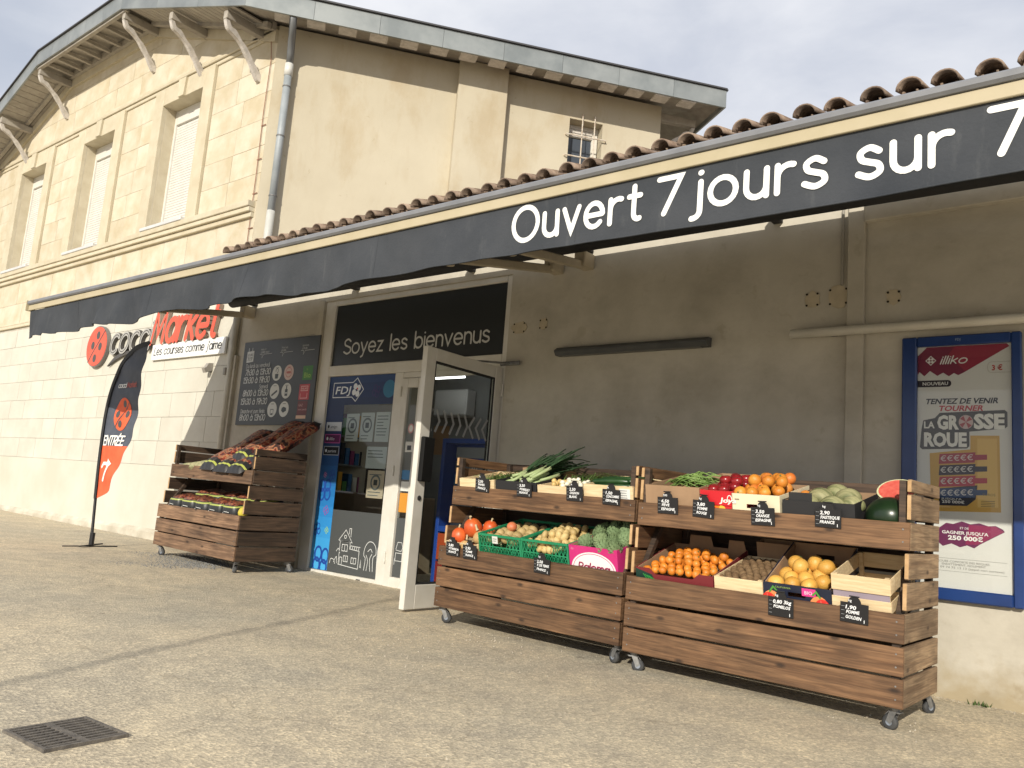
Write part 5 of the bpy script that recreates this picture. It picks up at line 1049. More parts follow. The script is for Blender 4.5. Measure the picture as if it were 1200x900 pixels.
# ------------------------------------------------------------------ display racks
ROWS = [(.0, .145), (.16, .305), (.32, .468), (.486, .628), (.646, .782), (.796, .944), (.958, 1.094), (1.106, 1.174)]
SET = [0, 0, 0, .03, .06, .09, .09, .09]
DEP = .73
_pl = {}
def plank(L_, h, name, mt, parent, x, y, z, rot=0, th=.022):
    key = (round(L_, 3), round(h, 3), mt.name, th)
    if key not in _pl:
        o = MB().box(0, -th/2, 0, L_, th/2, h, .003).build(name, mt, parent); _pl[key] = o.data
    else: o = link(_pl[key], name, parent)
    o.matrix_local = T(x, y, z) @ RZ(rot); return o
def make_rack(FL, FR_, label, side_mat, front_mat, group, side_left=None):
    FL, FR_ = Vector(FL), Vector(FR_); d = FR_-FL; W = Vector((d.x, d.y)).length; ang = math.atan2(d.y, d.x); tilt = math.atan2(d.z, W)
    mm = T(*FL) @ Matrix.Rotation(ang, 4, 'Z') @ Matrix.Rotation(-tilt, 4, 'Y')
    rk = empty('display_rack', mm, label, 'display rack', group)
    for i, (z0, z1) in enumerate(ROWS):
        if i < 3: plank(W, z1-z0, 'front_plank', front_mat, rk, 0, -.011, z0+rnd.uniform(-.002, .002))
        if i == 5: plank(W-.004, z1-z0, 'front_plank', front_mat, rk, .002, SET[5]-.011, z0)
        for side in (0, 1):
            s_ = SET[i]+.0005; o = plank(DEP-SET[i], z1-z0, 'side_plank', (side_mat if side else (side_left or side_mat)), rk, (W-.0115 if side else .0115), s_, z0+rnd.uniform(-.002, .002), 90)
            e = MB().box((W-.021 if side else .002), s_-.0035, z0+.004, (W-.002 if side else .021), s_-.0008, z1-.004)
            if i > 2 and i != 5: e.build('plank_end', ENDW, rk)
    for i in (1, 4, 6, 7): plank(W-.05, ROWS[i][1]-ROWS[i][0], 'back_plank', WOODD, rk, .025, DEP-.012, ROWS[i][0])
    for x in (.024, W-.064):
        MB().box(x, DEP-.065, .0, x+.04, DEP-.025, 1.17, .003).build('corner_post', WOODD, rk)
        MB().box(x, .002, .0, x+.04, .042, .46, .003).build('corner_post', WOODD, rk)
        a = Matrix.Translation((x, .07, .44)) @ RX(-34); MB().box(0, -.02, 0, .035, .02, .42, .002, a).build('brace', WOODD, rk)
        MB().box(x, SET[6]+.002, .80, x+.035, SET[6]+.04, 1.17, .002).build('corner_post', WOODD, rk)
    for (y0, z0, y1, z1) in ((.03, .36, DEP-.07, .52), (.115, .80, DEP-.07, .92)):
        n = 5
        for k in range(n):
            t0 = k/n; yy, zz_ = y0+(y1-y0)*t0, z0+(z1-z0)*t0; an = math.degrees(math.atan2(z1-z0, y1-y0))
            o = MB().box(.07, 0, 0, W-.07, (y1-y0)/n-.012, .014, .002).build('shelf_slat', WOODD, rk); o.matrix_local = T(0, yy, zz_) @ RX(an)
    # screws on the front boards
    sc_ = MB()
    for i in (0, 1, 2, 5):
        for x in (.035, W-.035):
            for zf in (.3, .75): z = ROWS[i][0]+(ROWS[i][1]-ROWS[i][0])*zf; y = SET[i]-.0235; sc_.add([(x+.005*math.cos(-q_*1.047), y, z+.005*math.sin(-q_*1.047)) for q_ in range(6)], [tuple(range(6))])
    sc_.build('screw_heads', STEEL, rk)['kind'] = 'stuff'
    for (x, y, a) in ((.05, .05, 25), (W-.05, .05, 165), (.05, DEP-.06, 10), (W-.05, DEP-.06, 60)):
        ca = empty('caster', T(x, y, -.005)); ca.parent = rk; ca.matrix_local = T(x, y, -.003) @ RZ(a)
        hgt_ = .122
        mb = MB().box(-.035, -.03, -.006, .035, .03, .0, .002).lathe([(.022, -.022), (.024, -.0065)], 10)
        for s_ in (-1, 1): mb.prism([(-.016, -.02), (.022, -.02), (.042, -hgt_+.045), (.018, -hgt_+.03)], s_*.019, s_*.0165)
        mb.prism([(-.04, -.022), (.03, -.022), (.05, -.05), (.03, -.03), (-.03, -.03)], -.016, .016); mb.build('fork', STEEL, ca)
        w2 = MB(); mm2 = T(.028, 0, -hgt_+.040) @ RX(90)
        w2.mat(RUBBER).lathe([(.018, -.015), (.034, -.015), (.040, -.010), (.041, 0), (.040, .010), (.034, .015), (.018, .015)], 18, mm2); w2.build('wheel', None, ca, True)
        MB().mat(M('wheel_hub', (.22, .25, .30), rough=.5)).lathe([(.001, -.0165), (.017, -.0165), (.017, .0165), (.001, .0165)], 12, mm2).build('hub', None, ca)
    return rk, mm, W
RG = 'stained wood display racks on castors against the shop front'
r2, r2m, r2W = make_rack((-2.81, -1.285, .085), (-1.148, -1.29, .070), 'right display rack of stained planks full of fruit boxes, below the poster case', WOODG, WOOD, RG, WOOD)
rm, rmm, rmW = make_rack((-4.605, -1.165, .118), (-2.866, -1.236, .097), 'middle display rack of stained planks with green crates, next to the open door', WOOD, WOOD, RG)
rl, rlm, rlW = make_rack((-9.35, -1.0, .172), (-7.60, -1.05, .146), 'left display rack of dark planks stacked with charcoal bags', WOODD, wood_mat('stained_pine_left', (.10, .055, .032), (.24, .145, .085), (.03, .016, .01)), RG)

# ---- crates: local frame x across, y back, z up, origin front bottom left
def crate_at(rm_, x, y, z, tilt, yawd=0): return rm_ @ T(x, y, z) @ RX(tilt) @ RZ(yawd)
LT, UT = 14, 11
def card_box(name, mx_, w, d, h, mat_out, label, cat='box', group=None, mat_in=CARD, hback=None, handle=False, art=None, notch=0, flap=None):
    o = empty(name, mx_, label, cat, group); hb = hback or h; t_ = .006
    q = MB()
    if handle:
        hx0, hx1, hz0, hz1 = w/2-.05, w/2+.05, h*.62, h*.62+.025
        q.box(0, 0, 0, w, t_, hz0); q.box(0, 0, hz1, w, t_, h); q.box(0, 0, hz0, hx0, t_, hz1); q.box(hx1, 0, hz0, w, t_, hz1)
    elif notch: q.prism([(0, 0), (w, 0), (w, h), (w*.82, h), (w*.74, h-notch), (w*.26, h-notch), (w*.18, h), (0, h)], 0, t_)
    else: q.box(0, 0, 0, w, t_, h)
    q.mat(mat_out); q.build('front_panel', mat_out, o)
    for x in (0, w-t_): MB().prism([(t_, 0), (d-t_, 0), (d-t_, hb), (t_, h)], x, x+t_, 'x').build('side_panel', mat_out if mat_out is not CARD else CARD, o)
    for x in (t_+.0005, w-2*t_-.0005): MB().prism([(t_+.001, .003), (d-t_-.001, .003), (d-t_-.001, hb-.003), (t_+.001, h-.003)], x, x+t_, 'x').build('side_lining', mat_in, o)
    q = MB()
    if handle and hb > h:
        hx0, hx1, hz0, hz1 = w/2-.055, w/2+.055, hb*.68, hb*.68+.03
        q.box(0, d-t_, 0, w, d, hz0); q.box(0.0, d-t_, hz1, w, d, hb); q.box(0, d-t_, hz0, hx0, d, hz1); q.box(hx1, d-t_, hz0, w, d, hz1)
    else: q.box(0, d-t_, 0, w, d, hb)
    q.build('back_panel', mat_in, o); MB().box(t_, t_, .0, w-t_, d-t_, .005).build('bottom_panel', mat_in, o)
    if art: a = MB(); art(a, w, h); a.build('print', None, o)
    if flap: 
        for (x0, x1, ff) in flap: MB().prism([(x0, hb-.02), (x1, hb-.02), (x1-.015, hb+ff), (x0+.015, hb+ff)], d-.012, d-.0065).build('flap', mat_in, o)
    return o
def slat_crate(name, mx_, w, d, h, rows, label, group=None, post=True, lining=None):
    o = empty(name, mx_, label, 'crate', group); n = len(rows)
    for (z0, z1) in rows:
        for y in (0, d-.006): MB().box(0, y, z0, w, y+.006, z1, .001).build('crate_slat', CRATEW, o)
        for x in (0, w-.006): MB().box(x, .0065, z0+.002, x+.006, d-.0065, z1-.002, .001).build('crate_slat', CRATEW, o)
    if post:
        for x in (.008, w-.03):
            for y in (.008, d-.03): MB().prism([(x, y), (x+.022, y), (x+.022 if x < .1 else x, y+.022 if y < .1 else y)] if 0 else [(x, y), (x+.022, y), (x+.022, y+.022), (x, y+.022)], 0, h-.002, 'z').build('crate_post', CRATEW, o)
    MB().box(.007, .007, .0, w-.007, d-.007, .005).build('crate_bottom', CRATEW, o)
    if lining: MB().box(.0068, .0072, .01, w-.0068, .0079, h*.8).build('lining_paper', lining, o)
    return o
def plastic_crate(mx_, w, d, h, label, group):
    o = empty('plastic_crate', mx_, label, 'crate', group)
    def pan(L_, nm, ml, handle=False):
        q = MB(); n = max(4, int(L_/.035)); t_ = .008
        q.box(0, 0, 0, L_, t_, .012); q.box(0, -.003, h-.018, L_, t_+.003, h, .002)
        for z in (h*.33, h*.60): q.box(0, .001, z-.004, L_, t_-.001, z+.004)
        q.box(0, 0, .012, .012, t_, h-.018); q.box(L_-.012, 0, .012, L_, t_, h-.018)
        for (za, zb) in ((.012, h*.33-.004), (h*.33+.004, h*.60-.004), (h*.60+.004, h-.018)):
            for i in range(n):
                xa = .012+(L_-.024)*i/n; xb = xa+(L_-.024)/n
                if handle and za > h*.5 and L_*.33 < (xa+xb)/2 < L_*.67: continue
                q.add([(xa, .002, za), (xa+.006, .002, za), (xb, .002, zb), (xb-.006, .002, zb)], [(0,1,2,3)])
                q.add([(xb, .0045, za), (xb-.006, .0045, za), (xa, .0045, zb), (xa+.006, .0045, zb)], [(1,0,3,2)])
                q.box(xb-.003, .005, za, xb, .0075, zb)
        u = q.build(nm, GREENP, o); u.matrix_local = ml
    pan(w, 'crate_side', T(0, 0, 0), True); pan(w, 'crate_side', T(0, d-.008, 0), True); pan(d-.018, 'crate_side', T(.008, .009, 0) @ RZ(90)); pan(d-.018, 'crate_side', T(w, .009, 0) @ RZ(90))
    MB().box(.009, .009, .0, w-.009, d-.009, .006).build('crate_bottom', GREENP, o); return o

# ---- produce meshes
def blob(name, rx_, ry_, rz_, mt, seed=0, bump=.03, ribs=0, sub=3, dent=0):
    import bmesh
    bm = bmesh.new(); bmesh.ops.create_icosphere(bm, subdivisions=sub, radius=1); rr_ = random.Random(seed); ph = [rr_.uniform(0, 6) for _ in range(6)]
    for v in bm.verts:
        c = v.co.copy(); f_ = 1+bump*(math.sin(3*c.x+ph[0])+math.sin(3.4*c.y+ph[1])+math.sin(2.7*c.z+ph[2]))*.5
        if ribs: a = math.atan2(c.y, c.x); f_ *= 1+.045*math.cos(ribs*a)*(1-abs(c.z)**3)
        if dent: f_ *= 1-dent*max(0, abs(c.z)-.75)*2.2
        v.co = Vector((c.x*rx_*f_, c.y*ry_*f_, c.z*rz_*f_))
    me = bpy.data.meshes.new(name); bm.to_mesh(me); bm.free(); me.materials.append(mt); me.polygons.foreach_set('use_smooth', [True]*len(me.polygons)); return me
def fruit(me, name, mx_, label, cat, group):
    o = bpy.data.objects.new(name, me); col.objects.link(o); o.matrix_world = mx_; return tag(o, label, cat, group)
def rrot(rr_=rnd): return Euler((rr_.uniform(0, 6.3), rr_.uniform(0, 6.3), rr_.uniform(0, 6.3))).to_matrix().to_4x4()
def fill(base, me, name, label, cat, group, x0, x1, y0, y1, z, dx, dy, dz=.0, mound=.0, layers=1, jit=.12, rot=True, keep=1.0, slope=0):
    """hexagonal packing in a crate frame, heaped towards the middle"""
    n = 0
    for L_ in range(layers):
        ins = L_*dx*.5; j = 0; y = y0+dy*.5+ins
        while y < y1-dy*.3-ins:
            x = x0+dx*.5+ins+(dx*.5 if j % 2 else 0)
            while x < x1-dx*.35-ins:
                if rnd.random() < keep:
                    u = (x-x0)/(x1-x0)*2-1; v = (y-y0)/(y1-y0)*2-1
                    zz_ = z+L_*dz+mound*(1-u*u)*(1-v*v*.6)+slope*(y-y0)+rnd.uniform(-jit, jit)*dx*.5
                    fruit(me[n % len(me)], name, base @ T(x+rnd.uniform(-jit, jit)*dx, y+rnd.uniform(-jit, jit)*dy, zz_) @ (rrot() if rot else RZ(rnd.uniform(0, 360)) @ RX(rnd.uniform(-15, 15))), label, cat, group); n += 1
                x += dx
            y += dy; j += 1
    return n
def skin(name, a, b_, rough=.45, scale=6, bs=120, bump=.25, spec=.5, rand=.08): return M(name, a, b_, scale=scale, rough=rough, bump=bump, bscale=bs, spec=spec, rand=rand)
ORANGE = skin('orange_peel', (.58, .18, .02), (.70, .30, .04), rand=.18); CLEM = skin('clementine_peel', (.60, .175, .015), (.70, .25, .03), rand=.15); GRAPE = skin('grapefruit_peel', (.60, .30, .05), (.70, .42, .10), rand=.12)
BLUSH = skin('blushed_peel', (.56, .11, .02), (.68, .28, .05), scale=3)
REDA = skin('red_apple', (.16, .006, .012), (.32, .018, .02), rough=.25, bump=.02); KIWI = skin('kiwi_skin', (.13, .075, .035), (.20, .125, .06), rough=.85)
PUMP = skin('pumpkin_skin', (.58, .085, .02), (.68, .15, .035), rough=.4, bump=.05); PUMPG = skin('dull_pumpkin', (.48, .30, .12), (.55, .36, .16))
POT = stain(skin('potato_skin', (.46, .32, .12), (.58, .44, .20), rough=.6, bs=60, rand=.15), 40, (.6, .5, .4), .62, .68); ONION = skin('golden_onion', (.62, .42, .15), (.72, .52, .22), rough=.35, bump=.05)
CAL = M('calyx_green', (.10, .14, .04), rough=.8)
def calyx(me, rz_, r_=.006):
    import bmesh
    me.materials.append(CAL); bm = bmesh.new(); bm.from_mesh(me); vs = [bm.verts.new((r_*math.cos(k*1.257), r_*math.sin(k*1.257), rz_+.0012)) for k in range(5)]; f = bm.faces.new(vs); f.material_index = 1; bm.to_mesh(me); bm.free(); return me
# right rack, upper shelf
bx = lambda x, y=.115, z=.815: (r2m, x, y, z)
U = lambda x, w_=0, z=.815, y=.105, t_=UT, yw=0: crate_at(r2m, x, y, z, t_, yw)
b1 = card_box('cardboard_box', U(.05, z=.83), .385, .50, .235, CARD, 'plain brown cardboard box of green beans at the left of the upper shelf')
BEAN = M('bean_green', (.12, .22, .04), (.20, .30, .08), scale=10, rough=.5)
q = MB(); base = U(.05, z=.83)
for i in range(150):
    x, y = rnd.uniform(.10, .36), rnd.uniform(.12, .42); z = .19+.055*math.sin(3.14*(x-.05)/.35)+rnd.uniform(-.02, .03); a = rnd.gauss(.5, .5); L_ = rnd.uniform(.05, .09)
    q.tube([base @ Vector((x-L_*math.cos(a), y-L_*math.sin(a)*.6, z-.015)), base @ Vector((x, y, z+.012)), base @ Vector((x+L_*math.cos(a), y+L_*math.sin(a)*.6, z-.01))], [.002, .0045, .002], 5)
for (x, y) in ((.22, .1), (.34, .25), (.27, .16)):
    q.tube([base @ Vector((x-.07, y, .235)), base @ Vector((x-.0, y+.02, .28)), base @ Vector((x+.09, y+.06, .27)), base @ Vector((x+.13, y+.08, .20))], [.003, .005, .005, .003], 5)
tag(q.build('green_beans', BEAN, None, True), 'heap of long green beans rising out of the plain brown box', 'beans', kind='stuff')
def art_red(a, w, h):
    y = -.0012; rect(a, flat('c8202a'), .005, .005, w-.005, h-.004, y); 
    rr_ = random.Random(3)
    rect(a, flat('e07a20'), .005, .30*h, w*.62, .60*h, y-.0006)
    for i in range(16): a.mat(flat(rr_.choice(['f08a28', '3f9a3a', 'd8322a', 'f4b840', '2f3b2a']))); cx, cz = rr_.uniform(.02, w*.9), rr_.uniform(.25, .58)*h; a.disc(cx, cz, .015, .017, y-.001-.0002*i, 10)
    rect(a, flat('c8202a'), w*.30, .62*h, w-.005, .985*h, y-.006); rect(a, flat('c8202a'), w*.30, .01, w-.005, .28*h, y-.006)
    a.mat(flat('f0e6df')); font_text(a, 'Joya', w*.62, .70*h, .03, plane_fn(y-.0065), width=.11, shear=.2, bold=.03); font_text(a, 'Rubis', w*.55, .08*h, .03, plane_fn(y-.0065), width=.13, shear=.2, bold=.03)
    ribbon(a, arc(w*.93, .80*h, .014, .022, 0, 320, 12), .005, plane_fn(y-.0065))
card_box('printed_fruit_box', U(.44, z=.82), .215, .46, .235, M('box_red', (.50, .03, .03), rough=.5), 'narrow red and orange printed box of red apples on the upper shelf', art=art_red)
card_box('patterned_box', U(.438-.0, z=.82), .001, .001, .001, CARD, '', None) if 0 else None
b2x = .64
def art_white(a, w, h):
    y = -.0012; a.mat(flat('c08a62')); stroke_pts = arc(w*.26, h*.12, .05, .065, 0, 180, 14); ribbon(a, stroke_pts, .004, plane_fn(y)); ribbon(a, arc(w*.26, h*.10, .035, .045, 0, 180, 12), .003, plane_fn(y-.0004))
    for i in range(5): ribbon(a, [(w*(.72+.03*i), h*(.20-.02*i)), (w*(.75+.03*i), h*(.28+.01*i))], .004, plane_fn(y-.0003*i))
    a.mat(flat('8d8570')); rect(a, flat('8d8570'), .03, h*.82, .06, h*.86, y)
card_box('white_fruit_box', U(b2x, z=.82), .31, .50, .225, M('cream_card', (.72, .64, .45), (.76, .69, .50), scale=5, rough=.8), 'cream white box heaped with oranges in the middle of the upper shelf', handle=True, art=art_white)
card_box('tan_orange_box', U(b2x+.312, z=.84, y=.20), .135, .42, .19, CARD, 'tan box corner holding a few oranges just behind the black label card')
base = U(b2x, z=.82)
om = [calyx(blob('orange', .040-.002*i, .040-.002*i, .038-.001*i, ORANGE, i, .03), .0385, .007) for i in range(3)]+[blob('orange_blushed', .040, .040, .038, BLUSH, 9, .02)]
OG = 'oranges heaped in the cream white box'
fill(base, om, 'orange', 'orange heaped in the cream white box on the upper shelf', 'orange', OG, .01, .30, .02, .46, .215, .078, .078, mound=.015)
fill(base, om, 'orange', 'orange heaped in the cream white box on the upper shelf', 'orange', OG, .04, .29, .15, .42, .275, .082, .08, mound=.01)
base = U(b2x+.312, z=.84, y=.20)
fill(base, om, 'orange', 'orange in the tan box right of the cream white box', 'orange', 'oranges in the tan box', .0, .135, .02, .38, .18, .072, .078)
base = U(.44, z=.82); am = [blob('red_apple', .038, .038, .034, REDA, i, .03, dent=.5) for i in range(2)]
fill(base, am, 'red_apple', 'shiny dark red apple heaped in the narrow red printed box', 'apple', 'red apples in the red printed box', .03, .215, .03, .42, .225, .072, .072, mound=.02, rot=False)
fill(base, am, 'red_apple', 'shiny dark red apple heaped in the narrow red printed box', 'apple', 'red apples in the red printed box', .06, .20, .14, .36, .275, .072, .072, rot=False)
card_box('back_carton', U(.36, z=.90, y=.42), .40, .16, .26, CARD, 'brown open carton standing at the back behind the beans and apples')
BKC = M('black_card', (.018, .018, .020), rough=.6)
card_box('black_fruit_box', U(.965, z=.83), .41, .46, .195, BKC, 'black box of striped melons beside the dark watermelon')
mp_l = U(.965, z=.83) @ T(.12, -.008, .02); lcard = empty('white_label', mp_l, 'small white paper label stuck on the front of the black melon box', 'label'); q = MB(); rect(q, flat('cfcfcb'), 0, 0, .075, .06, 0); rect(q, flat('8a8a88'), .01, .03, .06, .036, -.0006); rect(q, flat('8a8a88'), .01, .015, .05, .021, -.0006); q.build('label_paper', None, lcard)
MEL = M('melon_skin', (.38, .36, .19), (.13, .15, .06), scale=5, rough=.65, stretch=(1.2, 9, 1), rand=.15)
base = U(.965, z=.83); mm_ = blob('striped_melon', .075, .062, .052, MEL, 4, .06)
for (x, y, z) in ((.10, .10, .17), (.25, .12, .165), (.35, .16, .165), (.14, .24, .19), (.29, .28, .19), (.20, .36, .2)):
    fruit(mm_, 'striped_melon', base @ T(x, y, z) @ RZ(rnd.uniform(-30, 30)), 'pale green striped melon lying in the black box', 'melon', 'striped melons in the black box')
WM = M('watermelon_rind', (.008, .018, .008), (.014, .032, .012), scale=5, rough=.28, stretch=(1, 1, 1))
fruit(blob('watermelon', .128, .128, .118, WM, 2, .015, sub=4), 'watermelon', r2m @ T(1.515, .235, .965), 'whole dark green watermelon at the right end of the upper shelf', 'watermelon', None)
# half watermelon: flat red face with rind
hw_ = empty('watermelon_half', r2m @ T(1.535, .30, 1.125) @ RX(38) @ RZ(8), 'cut watermelon half with red flesh lying on the whole watermelon', 'watermelon')
pr_ = [(.003, -.075), (.05, -.066), (.085, -.045), (.103, -.015), (.108, .0)]
MB().lathe(pr_, 28).build('rind', WM, hw_, True); MB().lathe([(.0985, .0015), (.108, .001)], 28).build('pale_rim', M('pale_rind', (.62, .62, .38), rough=.5), hw_)
MB().lathe([(.002, .0025), (.0985, .0022)], 28).build('flesh', M('watermelon_flesh', (.62, .09, .07), (.70, .16, .12), scale=30, rough=.4), hw_)
# lower shelf of the right rack
Lw = lambda x, z=.375, y=.035, t_=LT, yw=0: crate_at(r2m, x, y, z, t_, yw)
WINE = M('wine_card', (.17, .018, .022), rough=.6)
def art_green(a, w, h):
    poly(a, flat('14352c'), [(.0, .0), (w*.28, .0), (w*.22, h*.72), (.0, h*.95)], -.0012); a.mat(flat('2f8a3c'))
    for i in range(4): ribbon(a, [(w*.10+.015*i, h*(.72-.03*i)), (w*.15+.02*i, h*.48), (w*.18+.02*i, h*(.30))], .006, plane_fn(-.0018-.0003*i))
card_box('clementine_box', Lw(.05, z=.40), .535, .52, .135, WINE, 'dark red carton of clementines at the left end of the right rack, lower shelf', notch=.035, art=art_green, hback=.17, flap=[(.12, .30, .07), (.40, .53, .06)])
cm = [calyx(blob('clementine', .0295-.002*i, .0295-.002*i, .0255-.001*i, CLEM, i, .04), .0255) for i in range(3)]; base = Lw(.05, z=.40)
CG = 'clementines heaped in the dark red carton'
fill(base, cm, 'clementine', 'small bright clementine heaped in the dark red carton', 'clementine', CG, .03, .51, .015, .47, .105, .058, .056, mound=.035)
fill(base, cm, 'clementine', 'small bright clementine heaped in the dark red carton', 'clementine', CG, .09, .46, .10, .40, .15, .062, .060, mound=.03, keep=.8)
slat_crate('kiwi_crate', Lw(.595, z=.375), .30, .50, .175, [(.012, .055), (.085, .17)], 'pale wooden crate full of kiwis between clementines and grapefruit', lining=None)
km = [blob('kiwi', .030, .023, .022, KIWI, i, .03, sub=2) for i in range(2)]; base = Lw(.595, z=.375)
fill(base, km, 'kiwi', 'brown kiwi packed in the pale wooden crate', 'kiwi', 'kiwis in the pale wooden crate', .01, .29, .012, .48, .145, .046, .044, mound=.02, jit=.1)
for i in range(6): fruit(km[0], 'kiwi', base @ T(.04+.042*i, .026, .068) @ rrot(), 'brown kiwi packed in the pale wooden crate', 'kiwi', 'kiwis in the pale wooden crate')
card_box('kiwi_back_carton', Lw(.66, z=.56, y=.50), .25, .10, .20, CARD, 'brown carton flap standing behind the kiwi crate')
NAV = M('navy_card', (.012, .016, .035), (.02, .025, .05), scale=8, rough=.45)
def art_pom(a, w, h):
    y = -.0012
    for cx, sg in ((.03, 1), (w-.05, -1)):
        a.mat(flat('e8935a')).disc(cx+sg*.018, .065, .055, .066, y); a.mat(flat('d9382f')).disc(cx, .062, .045, .056, y-.0006); a.mat(flat('ee8a7c'))
        for k in range(7): an = R(51*k); ribbon(a, [(cx+.006*math.cos(an), .062+.006*math.sin(an)), (cx+.038*math.cos(an), .062+.048*math.sin(an))], .0022, plane_fn(y-.001-.0003*k))
        a.mat(flat('4f8f3d')); ribbon(a, [(cx+sg*.01, .125), (cx+sg*.03, .155), (cx+sg*.05, .135)], .010, plane_fn(y-.004))
    a.mat(flat('9ab35a')); font_text(a, 'CALIFORNIA', .07, h-.025, .010, plane_fn(y), width=.09)
    rect(a, flat('e0408c'), w*.58, h*.70, w*.78, h*.95, y); a.mat(flat('f6dbe6')); font_text(a, 'BIO', w*.62, h*.76, .02, plane_fn(y-.0008))
    a.mat(flat('4a56a0'))
    for k in range(4): a.disc(w*.34+.025*k, .045+.004*(k % 2), .016, .018, y-.0003*k, 12)
card_box('grapefruit_box', Lw(.900, z=.375), .385, .50, .175, NAV, 'navy printed box with cut grapefruit pictures, full of grapefruit', handle=True, hback=.29, art=art_pom)
gm_ = [calyx(blob('grapefruit', .049-.004*i, .049-.004*i, .046-.003*i, GRAPE, i, .03), .046, .008) for i in range(2)]; base = Lw(.900, z=.375)
fill(base, gm_, 'grapefruit', 'yellow orange grapefruit in the navy printed box', 'grapefruit', 'grapefruit in the navy printed box', .01, .375, .01, .46, .145, .096, .090, mound=.03, jit=.05)
for (x, y) in ((.10, .27), (.20, .30), (.28, .25), (.15, .2)): fruit(gm_[0], 'grapefruit', base @ T(x, y, .225) @ rrot(), 'yellow orange grapefruit in the navy printed box', 'grapefruit', 'grapefruit in the navy printed box')
slat_crate('wooden_crate', Lw(1.288, z=.375), .305, .50, .275, [(.005, .055), (.085, .150), (.185, .272)], 'empty looking pale wooden slatted crate at the right end of the lower shelf', lining=M('mauve_paper', (.30, .25, .30), rough=.8))
# middle rack, upper shelf
U2 = lambda x, z=.825, y=.105, t_=UT, yw=0: crate_at(rmm, x, y, z, t_, yw)
L2 = lambda x, z=.375, y=.03, t_=LT, yw=0: crate_at(rmm, x, y, z, t_, yw)
slat_crate('herb_crate', U2(.06, z=.84), .375, .48, .175, [(.01, .06), (.09, .172)], 'shallow pale crate of feathery green tops at the left end of the middle rack')
slat_crate('onion_crate', U2(.875, z=.84), .415, .48, .165, [(.01, .06), (.085, .162)], 'pale crate of white spring onions on the middle rack, upper shelf')
slat_crate('cucumber_crate', U2(1.30, z=.84), .41, .48, .195, [(.01, .07), (.10, .192)], 'pale crate of dark green cucumbers at the right end of the middle rack')
q = empty('paper_label', U2(1.30, z=.84) @ T(.30, -.0015, .08), 'white paper label on the front of the cucumber crate', 'label'); a = MB(); rect(a, flat('dcdcd8'), 0, 0, .09, .095, 0)
for k in range(5): rect(a, flat('96999b'), .01, .015+.016*k, .01+rnd.uniform(.04, .07), .021+.016*k, -.0006)
a.build('label_paper', None, q)
card_box('black_leek_box', U2(.455, z=.83), .41, .50, .185, BKC, 'black box of leeks fanned out over its back edge', mat_in=BKC, hback=.20)
card_box('leek_back_carton', U2(.44, z=.92, y=.44), .44, .13, .22, CARD, 'brown carton standing at the back behind the leeks')
DGRN = M('leek_leaf', (.020, .050, .020), (.040, .085, .035), scale=9, rough=.55, stretch=(1, 1, 8), rand=.15)
LGRN = M('leek_pale', (.26, .36, .14), (.48, .52, .30), scale=5, rough=.5)
def leek(i, base, x, y, z, az_, el):
    o = empty('leek', base @ T(x, y, z) @ RZ(az_) @ RX(el), 'long leek with pale shank and dark fanned leaves in the black box', 'leek', 'leeks in the black box')
    MB().tube([(0, 0, 0), (0, .08, 0), (0, .17, .003)], [.012, .013, .014], 8).build('shank', LGRN, o, True); q = MB()
    for k in range(5):
        a0 = (k-2)*.16+rnd.uniform(-.06, .06); L_ = rnd.uniform(.20, .34); w0 = .013; lft = rnd.uniform(.15, .5); pts = []
        for s_ in range(7):
            t_ = s_/6; y_ = .15+L_*t_; x_ = math.sin(a0)*L_*t_*1.0; z_ = .003+.06*lft*math.sin(2.2*t_)-(.10*t_**3 if k % 2 else 0)
            w_ = w0*(1-t_**2.5)+.0015; pts.append((x_, y_, z_, w_))
        vs = []
        for (x_, y_, z_, w_) in pts: vs += [(x_-w_, y_, z_+.004), (x_, y_, z_-.003), (x_+w_, y_, z_+.004)]
        q.add(vs, [f_ for s_ in range(6) for f_ in ((3*s_, 3*s_+1, 3*s_+4, 3*s_+3), (3*s_+1, 3*s_+2, 3*s_+5, 3*s_+4))])
    q.build('leaves', DGRN, o, True)
base = U2(.455, z=.83)
for i in range(17): leek(i, base, .05+.019*i+rnd.uniform(-.01, .01), rnd.uniform(.02, .12), .165+.022*(i % 3), rnd.uniform(-38, -12), rnd.uniform(8, 24))
def blades(mb, base, n, x0, x1, y0, y1, z, L0, L1, w, spread=.6, lift=.5, seed=1):
    rr_ = random.Random(seed)
    for i in range(n):
        x, y = rr_.uniform(x0, x1), rr_.uniform(y0, y1); a = rr_.gauss(1.2, spread); L_ = rr_.uniform(L0, L1); lf = rr_.uniform(.2, 1)*lift; vs = []
        for s_ in range(5):
            t_ = s_/4; cx, cy, cz = x+math.cos(a)*L_*t_, y+math.sin(a)*L_*t_, z+rr_.uniform(-.004, .004)+L_*lf*math.sin(2.4*t_)*.6; w_ = w*(1-t_*.9)
            vs += [base @ Vector((cx-math.sin(a)*w_, cy+math.cos(a)*w_, cz)), base @ Vector((cx+math.sin(a)*w_, cy-math.cos(a)*w_, cz+.002))]
        mb.add(vs, [(2*s_, 2*s_+1, 2*s_+3, 2*s_+2) for s_ in range(4)])
q = MB(); blades(q, U2(.06, z=.84), 420, .12, .38, .08, .42, .14, .05, .16, .0022, 1.0, .7, 4); tag(q.build('feathery_tops', M('herb_green', (.05, .11, .02), (.10, .17, .04), scale=20, rough=.7)), 'feathery green carrot tops spilling over the shallow pale crate', 'greens', kind='stuff')
base = U2(.875, z=.84); ob = blob('spring_onion_bulb', .020, .020, .018, M('onion_white', (.70, .66, .52), (.78, .74, .62), scale=8, rough=.4), 1, .04, sub=2)
